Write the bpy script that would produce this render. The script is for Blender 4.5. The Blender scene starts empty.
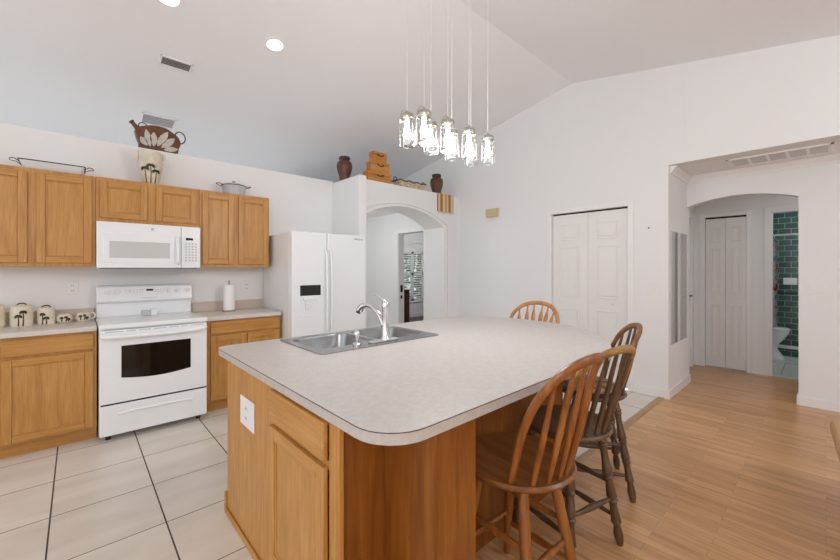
import bpy, bmesh, math, random
from mathutils import Vector, Matrix
PI = math.pi
random.seed(7)
scene = bpy.context.scene
COL = scene.collection

# ------------------------------------------------------------------ camera, world, exposure
cam_data = bpy.data.cameras.new('camera')
cam = bpy.data.objects.new('camera', cam_data); COL.objects.link(cam)
cam.location = (0, 0, 1.385)
cam.rotation_euler = (PI / 2, 0, -math.radians(42.5854))
cam_data.sensor_width = 36.0
cam_data.lens = 373.2 / 840 * 36
cam_data.shift_y = -11.0 / 840
cam_data.clip_start = 0.02
scene.camera = cam

world = bpy.data.worlds.new('world'); scene.world = world
world.use_nodes = True
bg = world.node_tree.nodes['Background']
bg.inputs[0].default_value = (0.95, 0.975, 1.0, 1)
bg.inputs[1].default_value = 1.25

def lamp(name, kind, loc, power, color=(1, 1, 1), size=0.3, rot=None, spot=None):
    l = bpy.data.lights.new(name, kind); l.energy = power; l.color = color
    if kind == 'AREA': l.shape = 'DISK'; l.size = size
    else: l.shadow_soft_size = size
    if spot: l.spot_size = spot; l.spot_blend = 0.8
    o = bpy.data.objects.new(name, l); COL.objects.link(o); o.location = loc
    if rot: o.rotation_euler = rot
    return o

scene.view_settings.view_transform = 'Standard'
scene.view_settings.look = 'None'
scene.view_settings.gamma = 1.0
scene.view_settings.use_curve_mapping = False
scene.view_settings.exposure = 0.15
scene.cycles.use_denoising = True
scene.cycles.max_bounces = 10
scene.cycles.diffuse_bounces = 6
scene.cycles.transparent_max_bounces = 16

# daylight enters through the open window side of the living area (world); unseen fill lamps added to brighten the spaces:
lamp('bathroom_fill', 'POINT', (7.6, -0.2, 2.25), 9, (1, 0.99, 0.97), 0.12)  # added point light without a fixture, brightens the bathroom
lamp('hallway_fill', 'POINT', (6.05, -0.35, 2.30), 2.2, (1, 0.98, 0.96), 0.12)  # added fill under the hall ceiling, no lamp known there
lamp('passage_fill', 'POINT', (3.3, 5.6, 2.3), 13, (1, 0.99, 0.98), 0.15)  # hidden fill added behind the arch to light the passage
lamp('bedroom_fill', 'POINT', (6.9, 6.6, 2.3), 22, (1, 0.99, 0.98), 0.15)  # unseen fill added to lift the bedroom walls
lamp('living_side_fill', 'POINT', (-1.5, -1.9, 2.3), 78, (0.93, 0.975, 1.0), 0.4)  # unseen fill added behind the camera for walls and ceiling
lamp('dining_side_fill', 'POINT', (2.9, -1.9, 2.65), 42, (0.86, 0.94, 1.0), 0.4)  # second added fill behind the camera, no fixture modelled

# ------------------------------------------------------------------ materials
def lin(c):
    c = c / 255.0
    return c / 12.92 if c <= 0.04045 else ((c + 0.055) / 1.055) ** 2.4
def rgb(r, g, b): return (lin(r), lin(g), lin(b), 1)

class NT:
    def __init__(self, name, rough=0.5, metal=0.0, spec=0.5):
        self.m = bpy.data.materials.new(name); self.m.use_nodes = True
        self.t = self.m.node_tree; self.b = self.t.nodes['Principled BSDF']
        self.b.inputs['Roughness'].default_value = rough
        self.b.inputs['Metallic'].default_value = metal
        self.b.inputs['Specular IOR Level'].default_value = spec
    def n(self, kind, **kw):
        x = self.t.nodes.new(kind)
        for k, v in kw.items():
            if hasattr(x, k): setattr(x, k, v)
            else: x.inputs[k.replace('_', ' ')].default_value = v
        return x
    def l(self, a, b): self.t.links.new(a, b)
    def coord(self, rand=False):
        tc = self.n('ShaderNodeTexCoord')
        if not rand: return tc.outputs['Object']
        oi = self.n('ShaderNodeObjectInfo')
        mul = self.n('ShaderNodeMath', operation='MULTIPLY'); mul.inputs[1].default_value = 23.0
        self.l(oi.outputs['Random'], mul.inputs[0])
        add = self.n('ShaderNodeVectorMath', operation='ADD')
        self.l(tc.outputs['Object'], add.inputs[0]); self.l(mul.outputs[0], add.inputs[1])
        return add.outputs[0]
    def mapping(self, vec, scale):
        mp = self.n('ShaderNodeMapping'); mp.inputs['Scale'].default_value = scale
        self.l(vec, mp.inputs['Vector']); return mp.outputs[0]
    def noise(self, vec, scale, detail=4, rough=0.5, dist=0.0):
        n = self.n('ShaderNodeTexNoise'); n.inputs['Scale'].default_value = scale
        n.inputs['Detail'].default_value = detail; n.inputs['Roughness'].default_value = rough
        n.inputs['Distortion'].default_value = dist
        if vec is not None: self.l(vec, n.inputs['Vector'])
        return n.outputs['Fac']
    def ramp(self, fac, stops):
        r = self.n('ShaderNodeValToRGB'); e = r.color_ramp.elements
        while len(e) < len(stops): e.new(0.5)
        for i, (p, c) in enumerate(stops): e[i].position = p; e[i].color = c
        self.l(fac, r.inputs[0]); return r.outputs[0]
    def mix(self, fac, a, b, mode='MIX'):
        x = self.n('ShaderNodeMix', data_type='RGBA', blend_type=mode)
        for s, v in ((x.inputs[0], fac), (x.inputs[6], a), (x.inputs[7], b)):
            if hasattr(v, 'is_output'): self.l(v, s)
            else: s.default_value = v
        return x.outputs[2]
    def bump(self, fac, strength=0.2, dist=0.01):
        b = self.n('ShaderNodeBump'); b.inputs['Strength'].default_value = strength
        b.inputs['Distance'].default_value = dist
        self.l(fac, b.inputs['Height']); self.l(b.outputs[0], self.b.inputs['Normal'])
    def color(self, c):
        if hasattr(c, 'is_output'): self.l(c, self.b.inputs['Base Color'])
        else: self.b.inputs['Base Color'].default_value = c

def plain(name, c, rough=0.5, metal=0.0, var=0.04, scale=12, spec=0.5, bump=0):
    k = NT(name, rough, metal, spec)
    f = k.noise(k.coord(), scale, 3)
    a = tuple(max(0, x * (1 - var)) for x in c[:3]) + (1,); b = tuple(min(1, x * (1 + var)) for x in c[:3]) + (1,)
    k.color(k.ramp(f, [(0.3, a), (0.7, b)]))
    if bump: k.bump(f, bump, 0.005)
    return k.m

def wood(name, dark, mid, light, axis, rough=0.4, fine=150, coarse=16, bump=0.05):
    """wood with its grain along one local axis (0 x, 1 y, 2 z)"""
    k = NT(name, rough)
    v = k.coord(True)
    s1 = [1.0, 1.0, 1.0]; s1[axis] = 0.09
    s2 = [1.0, 1.0, 1.0]; s2[axis] = 0.035
    f1 = k.noise(k.mapping(v, s1), coarse, 5, 0.55, 1.2)
    f2 = k.noise(k.mapping(v, s2), fine, 3, 0.6)
    c = k.ramp(f1, [(0.28, dark), (0.5, mid), (0.72, light)])
    d = k.ramp(f2, [(0.36, (0.70, 0.64, 0.56, 1)), (0.56, (1, 1, 1, 1))])
    k.color(k.mix(0.55, c, d, 'MULTIPLY'))
    k.bump(f2, bump, 0.002)
    return k.m

M = {}
OAK = (rgb(182, 127, 62), rgb(195, 142, 75), rgb(205, 155, 90))
M['oak_v'] = wood('oak_upright_grain', *OAK, 2)
OAK_SHADED = (rgb(122, 68, 16), rgb(140, 82, 24), rgb(156, 98, 36))  # oak darkened in its colour for the shade under the island overhang
M['oak_shaded'] = wood('oak_painted_shade', *OAK_SHADED, 2)
M['oak_h'] = wood('oak_level_grain', *OAK, 0)
M['oak_hy'] = wood('oak_level_grain_deep', *OAK, 1)
M['stool_orange'] = wood('orange_stained_oak', rgb(116, 66, 26), rgb(148, 90, 40), rgb(170, 110, 54), 2, 0.3)
M['stool_orange_seat'] = wood('orange_stained_oak_seat', rgb(108, 66, 32), rgb(138, 88, 46), rgb(160, 106, 60), 1, 0.3)
M['stool_dark'] = wood('dark_walnut_stain', rgb(74, 54, 38), rgb(96, 72, 52), rgb(116, 90, 68), 2, 0.33)
M['stool_dark_seat'] = wood('dark_walnut_stain_seat', rgb(82, 58, 44), rgb(102, 76, 58), rgb(122, 94, 72), 1, 0.33)
M['stool_tan'] = wood('worn_tan_stain', rgb(136, 98, 50), rgb(164, 124, 70), rgb(186, 146, 92), 0, 0.33)
M['stool_mid'] = wood('chestnut_stain', rgb(102, 64, 32), rgb(130, 86, 46), rgb(152, 108, 62), 0, 0.33)
M['stool_light'] = wood('golden_oak_stain', rgb(164, 106, 56), rgb(190, 132, 76), rgb(206, 152, 94), 2, 0.35)
M['box_wood'] = wood('honey_box_wood', rgb(176, 112, 44), rgb(198, 134, 60), rgb(212, 150, 76), 0, 0.4)
M['strip_wood'] = wood('tan_strip_wood', rgb(160, 124, 84), rgb(180, 144, 102), rgb(196, 160, 118), 0, 0.4)
M['red_wood'] = wood('mahogany', rgb(58, 26, 18), rgb(82, 38, 26), rgb(98, 50, 34), 2, 0.35)

def wall_mat(name, c, bscale=55, bstr=0.06):
    k = NT(name, 0.75, 0, 0.2)
    v = k.coord()
    f = k.noise(v, 0.8, 2)
    a = tuple(x * 0.985 for x in c[:3]) + (1,)
    k.color(k.ramp(f, [(0.3, a), (0.7, c)]))
    k.bump(k.noise(v, bscale, 3), bstr, 0.004)
    return k.m
M['wall'] = wall_mat('white_wall_paint', rgb(238, 239, 240))
M['ceiling'] = wall_mat('knockdown_ceiling_paint', rgb(242, 243, 246), 32, 0.35)
M['trim'] = plain('white_trim_paint', rgb(240, 240, 240), 0.35, var=0.01)
M['door_white'] = plain('white_door_paint', rgb(238, 237, 236), 0.4, var=0.01)
M['appliance'] = plain('white_enamel', rgb(242, 245, 248), 0.22, var=0.005)
M['appliance_matte'] = plain('white_textured_enamel', rgb(232, 233, 234), 0.35, var=0.01, scale=300)
M['appliance_grey'] = plain('pale_grey_plastic', rgb(196, 198, 200), 0.35, var=0.01)
M['micro_window'] = plain('pale_grey_screen', rgb(204, 205, 204), 0.25, var=0.02, scale=400)
M['black_gloss'] = plain('black_glass', rgb(14, 14, 15), 0.06, var=0.02)
M['vent_grey'] = plain('grey_vent_metal', rgb(128, 128, 128), 0.6, var=0.02)
M['black'] = plain('black_iron', rgb(30, 28, 27), 0.5, var=0.1)
M['dark_gap'] = plain('dark_cavity', rgb(26, 25, 24), 0.8, var=0.05)  # near-black; puts the shade of gaps into colour, also serves joints and slots
M['steel'] = plain('brushed_stainless', rgb(158, 159, 160), 0.26, 1.0, 0.05, 60)
M['chrome'] = plain('polished_chrome', rgb(222, 222, 224), 0.09, 1.0, 0.01)
M['nickel'] = plain('satin_nickel', rgb(190, 188, 182), 0.3, 1.0, 0.02)
M['plate'] = plain('white_switch_plastic', rgb(238, 238, 238), 0.35, var=0.01)
M['beige_plastic'] = plain('aged_ivory_plastic', rgb(206, 190, 152), 0.45, var=0.03)
M['paper'] = plain('paper_towel', rgb(244, 244, 244), 0.9, var=0.02, scale=60, bump=0.2)
M['porcelain'] = plain('white_porcelain', rgb(236, 240, 238), 0.12, var=0.01)
M['mirror'] = plain('mirror_glass', rgb(205, 207, 206), 0.03, 1.0, 0.005)
M['cream'] = plain('cream_glazed_ceramic', rgb(228, 220, 200), 0.3, var=0.08, scale=14)
M['cream_pale'] = plain('pale_speckled_ceramic', rgb(214, 205, 188), 0.45, var=0.12, scale=18, bump=0.15)
M['palm'] = plain('dark_green_brown_glaze', rgb(70, 66, 38), 0.5, var=0.25, scale=60)
M['palm_trunk'] = plain('brown_glaze', rgb(88, 52, 34), 0.5, var=0.2, scale=60)
M['bronze'] = plain('brown_patina_metal', rgb(106, 68, 46), 0.45, 0.2, 0.3, 16)
M['leaf_white'] = plain('whitewashed_leaf', rgb(196, 192, 184), 0.6, var=0.12, scale=40)
M['vase_brown'] = plain('mottled_brown_vase', rgb(92, 58, 38), 0.4, 0, 0.35, 22, bump=0.2)
M['vase_dark'] = plain('dark_brown_rim', rgb(52, 36, 30), 0.4, 0, 0.25, 22)
M['enamel_grey'] = plain('blue_grey_enamel', rgb(196, 202, 208), 0.2, var=0.06, scale=30)
M['tray_white'] = plain('white_enamel_tray', rgb(222, 224, 224), 0.3, var=0.03)
M['tan_vinyl'] = plain('tan_upholstery', rgb(190, 150, 104), 0.5, var=0.06, scale=20, bump=0.1)
M['leaf_green'] = plain('garden_leaf', rgb(96, 124, 66), 0.6, var=0.35, scale=9)
M['bath_floor'] = plain('pale_green_grey_tile', rgb(206, 212, 206), 0.3, var=0.03)
M['dark_floor'] = wood('dark_bedroom_floor', rgb(52, 26, 18), rgb(74, 38, 26), rgb(92, 50, 34), 0, 0.3)

def counter_mat():
    k = NT('mottled_beige_laminate', 0.32)
    v = k.coord()
    f = k.noise(v, 40, 6, 0.65, 0.4); g = k.noise(v, 220, 3, 0.6)
    c = k.ramp(f, [(0.3, rgb(188, 183, 180)), (0.5, rgb(196, 192, 189)), (0.7, rgb(203, 200, 197))])
    d = k.ramp(g, [(0.4, (0.93, 0.92, 0.91, 1)), (0.6, (1, 1, 1, 1))])
    k.color(k.mix(0.8, c, d, 'MULTIPLY')); return k.m
M['counter'] = counter_mat()
M['backsplash'] = plain('beige_laminate_splash', rgb(205, 190, 176), 0.35, var=0.05, scale=40)
M['counter_back'] = plain('pale_laminate', rgb(214, 208, 202), 0.32, var=0.04, scale=40)

def tile_mat():
    k = NT('greige_floor_tile', 0.3)
    v = k.coord()
    sep = k.n('ShaderNodeSeparateXYZ'); k.l(v, sep.inputs[0])
    def m(op, a, b=None):
        x = k.n('ShaderNodeMath', operation=op)
        for i, q in enumerate((a, b)):
            if q is None: continue
            if hasattr(q, 'is_output'): k.l(q, x.inputs[i])
            else: x.inputs[i].default_value = q
        return x.outputs[0]
    def joint(c, off, step, w):
        t = m('FLOORED_MODULO', m('SUBTRACT', c, off - step / 2), step)
        return m('LESS_THAN', m('ABSOLUTE', m('SUBTRACT', t, step / 2)), w / 2)
    def cell(c, off, step): return m('FLOOR', m('DIVIDE', m('SUBTRACT', c, off), step))
    jx = joint(sep.outputs[0], -0.110, 0.470, 0.0075); jy = joint(sep.outputs[1], 2.442, 0.483, 0.0055)
    j = m('MAXIMUM', jx, jy)
    cmb = k.n('ShaderNodeCombineXYZ'); k.l(cell(sep.outputs[0], -0.110, 0.470), cmb.inputs[0]); k.l(cell(sep.outputs[1], 2.442, 0.483), cmb.inputs[1])
    wn = k.n('ShaderNodeTexWhiteNoise'); k.l(cmb.outputs[0], wn.inputs['Vector'])
    add = k.n('ShaderNodeVectorMath', operation='ADD'); k.l(v, add.inputs[0])
    sc = k.n('ShaderNodeVectorMath', operation='SCALE'); k.l(wn.outputs['Color'], sc.inputs[0]); sc.inputs['Scale'].default_value = 9.0
    k.l(sc.outputs[0], add.inputs[1])
    f = k.noise(k.mapping(add.outputs[0], (0.6, 2.2, 1)), 2.2, 5, 0.55, 0.6)
    c = k.ramp(f, [(0.3, rgb(214, 206, 197)), (0.5, rgb(224, 217, 208)), (0.7, rgb(231, 225, 218))])
    k.color(k.mix(j, c, rgb(74, 62, 54)))
    r = m('ADD', m('MULTIPLY', j, 0.5), 0.28); k.l(r, k.b.inputs['Roughness'])
    return k.m
M['tile'] = tile_mat()

def plank_mat():
    k = NT('oak_strip_laminate', 0.3)
    v = k.coord()
    sep = k.n('ShaderNodeSeparateXYZ'); k.l(v, sep.inputs[0])
    cmb = k.n('ShaderNodeCombineXYZ'); k.l(sep.outputs[1], cmb.inputs[0]); k.l(sep.outputs[0], cmb.inputs[1])
    br = k.n('ShaderNodeTexBrick'); k.l(cmb.outputs[0], br.inputs['Vector'])
    br.offset = 0.37; br.offset_frequency = 2
    br.inputs['Scale'].default_value = 1.0; br.inputs['Brick Width'].default_value = 0.62; br.inputs['Row Height'].default_value = 0.062
    br.inputs['Mortar Size'].default_value = 0.0007; br.inputs['Bias'].default_value = -0.1
    br.inputs['Color1'].default_value = rgb(214, 167, 119); br.inputs['Color2'].default_value = rgb(194, 146, 100); br.inputs['Mortar'].default_value = rgb(146, 104, 68)
    sc = k.n('ShaderNodeVectorMath', operation='MULTIPLY_ADD'); k.l(br.outputs['Color'], sc.inputs[0]); sc.inputs[1].default_value = (37, 53, 29); k.l(v, sc.inputs[2])
    f = k.noise(k.mapping(sc.outputs[0], (1, 0.07, 1)), 26, 5, 0.6, 0.8)
    d = k.ramp(f, [(0.3, (0.60, 0.55, 0.50, 1)), (0.48, (0.93, 0.92, 0.91, 1)), (0.7, (1.2, 1.2, 1.18, 1))])
    k.color(k.mix(0.75, br.outputs['Color'], d, 'MULTIPLY'))
    return k.m
M['plank'] = plank_mat()

def green_tile_mat():
    k = NT('teal_subway_tile', 0.15)
    v = k.coord(); sep = k.n('ShaderNodeSeparateXYZ'); k.l(v, sep.inputs[0])
    cmb = k.n('ShaderNodeCombineXYZ'); k.l(sep.outputs[1], cmb.inputs[0]); k.l(sep.outputs[2], cmb.inputs[1])
    br = k.n('ShaderNodeTexBrick'); k.l(cmb.outputs[0], br.inputs['Vector'])
    br.inputs['Scale'].default_value = 1.0; br.inputs['Brick Width'].default_value = 0.148; br.inputs['Row Height'].default_value = 0.088
    br.inputs['Mortar Size'].default_value = 0.004
    br.inputs['Color1'].default_value = rgb(70, 100, 93); br.inputs['Color2'].default_value = rgb(52, 80, 80); br.inputs['Mortar'].default_value = rgb(150, 166, 158)
    k.color(br.outputs['Color']); return k.m
M['green_tile'] = green_tile_mat()

def glass_mat():
    m = bpy.data.materials.new('clear_thin_glass'); m.use_nodes = True; t = m.node_tree
    t.nodes.remove(t.nodes['Principled BSDF'])
    tr = t.nodes.new('ShaderNodeBsdfTransparent'); gl = t.nodes.new('ShaderNodeBsdfGlossy'); gl.inputs['Roughness'].default_value = 0.05
    tr.inputs['Color'].default_value = (0.93, 0.94, 0.94, 1)
    lw = t.nodes.new('ShaderNodeLayerWeight'); lw.inputs['Blend'].default_value = 0.22
    nz = t.nodes.new('ShaderNodeTexNoise'); nz.inputs['Scale'].default_value = 40
    bp = t.nodes.new('ShaderNodeBump'); bp.inputs['Strength'].default_value = 0.05; bp.inputs['Distance'].default_value = 0.002
    t.links.new(nz.outputs['Fac'], bp.inputs['Height']); t.links.new(bp.outputs[0], lw.inputs['Normal']); gl.inputs['Color'].default_value = (0.95, 0.95, 0.95, 1)
    mx = t.nodes.new('ShaderNodeMixShader'); t.links.new(lw.outputs['Facing'], mx.inputs[0])
    t.links.new(tr.outputs[0], mx.inputs[1]); t.links.new(gl.outputs[0], mx.inputs[2]); t.links.new(mx.outputs[0], t.nodes['Material Output'].inputs[0])
    return m
M['glass'] = glass_mat()

def emit(name, c, s):
    m = bpy.data.materials.new(name); m.use_nodes = True; b = m.node_tree.nodes['Principled BSDF']
    b.inputs['Base Color'].default_value = (0.8, 0.8, 0.8, 1)
    b.inputs['Emission Color'].default_value = c; b.inputs['Emission Strength'].default_value = s; return m
M['bulb'] = emit('lit_bulb', (1, 0.97, 0.92, 1), 13)
M['lens'] = emit('lit_lens', (1, 0.98, 0.95, 1), 6)

def stripes_mat(name, axis, step, stops, wob=0.0):
    k = NT(name, 0.9, 0, 0.1)
    v = k.coord(); sep = k.n('ShaderNodeSeparateXYZ'); k.l(v, sep.inputs[0])
    x = k.n('ShaderNodeMath', operation='FLOORED_MODULO'); k.l(sep.outputs[axis], x.inputs[0]); x.inputs[1].default_value = step
    y = k.n('ShaderNodeMath', operation='DIVIDE'); k.l(x.outputs[0], y.inputs[0]); y.inputs[1].default_value = step
    r = k.n('ShaderNodeValToRGB'); r.color_ramp.interpolation = 'CONSTANT'; e = r.color_ramp.elements
    while len(e) < len(stops): e.new(0.5)
    for i, (p, c) in enumerate(stops): e[i].position = p; e[i].color = c
    k.l(y.outputs[0], r.inputs[0])
    f = k.noise(v, 90, 3); d = k.ramp(f, [(0.3, (0.75, 0.72, 0.68, 1)), (0.65, (1, 1, 1, 1))])
    k.color(k.mix(0.7, r.outputs[0], d, 'MULTIPLY')); k.bump(f, 0.3, 0.003); return k.m
M['runner'] = stripes_mat('woven_stripe_cloth', 0, 0.185, [(0.0, rgb(150, 112, 72)), (0.08, rgb(232, 204, 170)), (0.3, rgb(190, 148, 92)), (0.42, rgb(160, 124, 78)), (0.56, rgb(196, 154, 98)), (0.66, rgb(234, 208, 176)), (0.9, rgb(216, 184, 144))])
M['fringe'] = plain('cream_fringe', rgb(222, 204, 176), 0.9, var=0.1, scale=60)
def blotch(name, a, b, c, scale, rough=0.9, bump=0.2):
    k = NT(name, rough, 0, 0.2); v = k.coord(); f = k.noise(v, scale, 4, 0.6, 0.8)
    k.color(k.ramp(f, [(0.38, a), (0.5, b), (0.62, c)])); k.bump(f, bump, 0.004); return k.m
M['cushion'] = blotch('tan_printed_cotton', rgb(120, 96, 74), rgb(172, 150, 126), rgb(198, 182, 160), 22)
M['wicker'] = blotch('woven_straw', rgb(150, 128, 98), rgb(206, 188, 160), rgb(226, 212, 188), 60, 0.85, 0.5)
M['curtain'] = blotch('printed_shower_curtain', rgb(196, 74, 70), rgb(214, 224, 222), rgb(126, 168, 178), 9, 0.8, 0.05)

# ------------------------------------------------------------------ mesh helpers
class MB:
    def __init__(self): self.bm = bmesh.new()
    def _mark(self, before, mat, smooth):
        for f in self.bm.faces:
            if f not in before: f.material_index = mat; f.smooth = smooth
    def box(self, x0, x1, y0, y1, z0, z1, bev=0.0, mat=0, seg=2):
        old = set(self.bm.faces)
        r = bmesh.ops.create_cube(self.bm, size=1.0)
        vs = r['verts']
        for v in vs:
            v.co = Vector(((x0 + x1) / 2 + v.co.x * (x1 - x0), (y0 + y1) / 2 + v.co.y * (y1 - y0), (z0 + z1) / 2 + v.co.z * (z1 - z0)))
        if bev > 0:
            es = list({e for v in vs for e in v.link_edges})
            bmesh.ops.bevel(self.bm, geom=es, offset=bev, segments=seg, affect='EDGES', profile=0.5)
        self._mark(old, mat, False); return self
    def prism(self, pts, axis, a, b, mat=0, bev=0.0, smooth=False, holes=()):
        """extrude a polygon along an axis: 'y' takes (x,z), 'x' takes (y,z), 'z' takes (x,y)"""
        old = set(self.bm.faces)
        def P(p, h): return {'y': Vector((p[0], h, p[1])), 'x': Vector((h, p[0], p[1])), 'z': Vector((p[0], p[1], h))}[axis]
        loops = [pts] + list(holes)
        if holes:
            for h, flip in ((a, True), (b, False)):
                es = []
                for lp in loops:
                    vv = [self.bm.verts.new(P(p, h)) for p in lp]
                    for i in range(len(vv)): es.append(self.bm.edges.new((vv[i], vv[(i + 1) % len(vv)])))
                bmesh.ops.triangle_fill(self.bm, use_beauty=True, use_dissolve=False, edges=es)
        else:
            for h in (a, b): self.bm.faces.new([self.bm.verts.new(P(p, h)) for p in pts])
        for lp in loops:
            n = len(lp)
            for i in range(n):
                p, q = lp[i], lp[(i + 1) % n]
                f = self.bm.faces.new([self.bm.verts.new(w) for w in (P(p, a), P(q, a), P(q, b), P(p, b))])
        new = [f for f in self.bm.faces if f not in old]
        vs = list({v for f in new for v in f.verts})
        bmesh.ops.remove_doubles(self.bm, verts=vs, dist=1e-5)
        new = [f for f in self.bm.faces if f not in old]
        bmesh.ops.recalc_face_normals(self.bm, faces=new)
        if bev > 0:
            es = list({e for f in new for e in f.edges if len(e.link_faces) == 2 and e.calc_face_angle(0) > 0.7})
            bmesh.ops.bevel(self.bm, geom=es, offset=bev, segments=2, affect='EDGES', profile=0.5)
        self._mark(old, mat, smooth); return self
    def lathe(self, prof, c=(0, 0, 0), seg=28, mat=0, smooth=True, sx=1.0, sy=1.0, rot=None):
        old = set(self.bm.faces)
        R = rot or Matrix.Identity(3); c = Vector(c)
        rings = []
        for r, z in prof:
            if r < 1e-6: rings.append([self.bm.verts.new(c + R @ Vector((0, 0, z)))])
            else: rings.append([self.bm.verts.new(c + R @ Vector((r * sx * math.cos(2 * PI * i / seg), r * sy * math.sin(2 * PI * i / seg), z))) for i in range(seg)])
        for A, B in zip(rings, rings[1:]):
            for i in range(seg):
                j = (i + 1) % seg
                if len(A) == 1 and len(B) == 1: continue
                if len(A) == 1: self.bm.faces.new((A[0], B[j], B[i]))
                elif len(B) == 1: self.bm.faces.new((A[i], A[j], B[0]))
                else: self.bm.faces.new((A[i], A[j], B[j], B[i]))
        new = [f for f in self.bm.faces if f not in old]
        bmesh.ops.recalc_face_normals(self.bm, faces=new)
        self._mark(old, mat, smooth); return self
    def rod(self, p0, p1, prof, seg=14, mat=0, smooth=True):
        """a turned rod from p0 to p1; prof = [(t, radius)] or one radius"""
        p0, p1 = Vector(p0), Vector(p1); d = p1 - p0; L = d.length
        if not isinstance(prof, (list, tuple)): prof = [(0, prof), (1, prof)]
        rot = d.to_track_quat('Z', 'Y').to_matrix()
        pr = [(0, prof[0][0] * L)] + [(r, t * L) for t, r in prof] + [(0, prof[-1][0] * L)]
        return self.lathe(pr, p0, seg, mat, smooth, rot=rot)
    def tube(self, pts, r, seg=8, closed=False, mat=0, flat=None, smooth=True):
        """tube along points; r one radius or a list; flat=(normal, ratio) squashes the section along the normal"""
        old = set(self.bm.faces); P = [Vector(p) for p in pts]; n = len(P)
        rs = r if isinstance(r, (list, tuple)) else [r] * n
        rings = []; up = None
        for i in range(n):
            if closed: t = (P[(i + 1) % n] - P[i - 1]).normalized()
            else: t = (P[min(i + 1, n - 1)] - P[max(i - 1, 0)]).normalized()
            if flat: up = Vector(flat[0]); up = (up - t * up.dot(t)).normalized()
            elif up is None:
                up = Vector((0, 0, 1)) if abs(t.z) < 0.9 else Vector((1, 0, 0)); up = (up - t * up.dot(t)).normalized()
            else: up = (up - t * up.dot(t)).normalized()
            s = t.cross(up); k = flat[1] if flat else 1.0
            rings.append([self.bm.verts.new(P[i] + rs[i] * (math.cos(2 * PI * j / seg) * s + k * math.sin(2 * PI * j / seg) * up)) for j in range(seg)])
        m = n if closed else n - 1
        for i in range(m):
            A, B = rings[i], rings[(i + 1) % n]
            for j in range(seg): self.bm.faces.new((A[j], A[(j + 1) % seg], B[(j + 1) % seg], B[j]))
        if not closed:
            self.bm.faces.new(rings[0]); self.bm.faces.new(rings[-1])
        new = [f for f in self.bm.faces if f not in old]
        bmesh.ops.recalc_face_normals(self.bm, faces=new)
        self._mark(old, mat, smooth); return self
    def loft(self, loops, mat=0, smooth=True, cap=(True, True)):
        old = set(self.bm.faces)
        R = [[self.bm.verts.new(Vector(p)) for p in lp] for lp in loops]; n = len(R[0])
        for A, B in zip(R, R[1:]):
            for i in range(n): self.bm.faces.new((A[i], A[(i + 1) % n], B[(i + 1) % n], B[i]))
        if cap[0]: self.bm.faces.new(R[0])
        if cap[1]: self.bm.faces.new(R[-1])
        new = [f for f in self.bm.faces if f not in old]
        bmesh.ops.recalc_face_normals(self.bm, faces=new)
        self._mark(old, mat, smooth); return self
    def ball(self, c, r, sx=1, sy=1, sz=1, mat=0, seg=16):
        pr = [(r * math.sin(PI * i / 10), -r * sz * math.cos(PI * i / 10)) for i in range(11)]
        pr[0] = (0, pr[0][1]); pr[-1] = (0, pr[-1][1])
        return self.lathe(pr, c, seg, mat, True, sx, sy)

def O(name, mb, mats, parent=None, loc=None, rz=None):
    me = bpy.data.meshes.new(name); mb.bm.normal_update(); mb.bm.to_mesh(me); mb.bm.free()
    for m in (mats if isinstance(mats, (list, tuple)) else [mats]): me.materials.append(M[m])
    if any(p.use_smooth for p in me.polygons):
        try: me.set_sharp_from_angle(angle=math.radians(40))
        except Exception: pass
    o = bpy.data.objects.new(name, me); COL.objects.link(o)
    if parent: o.parent = parent
    if loc: o.location = loc
    if rz is not None: o.rotation_euler = (0, 0, rz)
    return o
def tag(o, label, cat, group=None, kind=None):
    o['label'] = label; o['category'] = cat
    if group: o['group'] = group
    if kind: o['kind'] = kind
    return o
def T(name, label, cat, loc=(0, 0, 0), rz=0.0, group=None, kind=None):
    o = bpy.data.objects.new(name, None); COL.objects.link(o); o.empty_display_size = 0.1
    o.location = loc; o.rotation_euler = (0, 0, rz)
    return tag(o, label, cat, group, kind)
def S(name, mb, mat, label, cat): return tag(O(name, mb, mat), label, cat, kind='structure')
def copy_tree(o, parent=None):
    c = o.copy(); COL.objects.link(c)
    if parent: c.parent = parent
    for ch in list(o.children): copy_tree(ch, c)
    return c
def spline(P, n=8, closed=False):
    P = [Vector(p) for p in P]; out = []; N = len(P)
    for i in range(N if closed else N - 1):
        a = P[(i - 1) % N] if closed or i > 0 else P[i] * 2 - P[i + 1]
        b = P[i]; c = P[(i + 1) % N]
        d = P[(i + 2) % N] if closed or i + 2 < N else c * 2 - b
        for k in range(n):
            t = k / n
            out.append(0.5 * ((2 * b) + (c - a) * t + (2 * a - 5 * b + 4 * c - d) * t * t + (3 * b - a - 3 * c + d) * t ** 3))
    if not closed: out.append(P[-1])
    return out
def rrect(x0, x1, y0, y1, r, n=5):
    out = []
    for cx, cy, a in ((x1 - r, y1 - r, 0), (x0 + r, y1 - r, 90), (x0 + r, y0 + r, 180), (x1 - r, y0 + r, 270)):
        for k in range(n + 1):
            t = math.radians(a + 90 * k / n); out.append((cx + r * math.cos(t), cy + r * math.sin(t)))
    return out

# ------------------------------------------------------------------ the room
YW, TOP, X2 = 4.60, 2.575, 4.63
RY, RZ, SL = 2.18, 3.742, 0.19
def cz(y): return RZ - SL * abs(y - RY)

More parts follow.
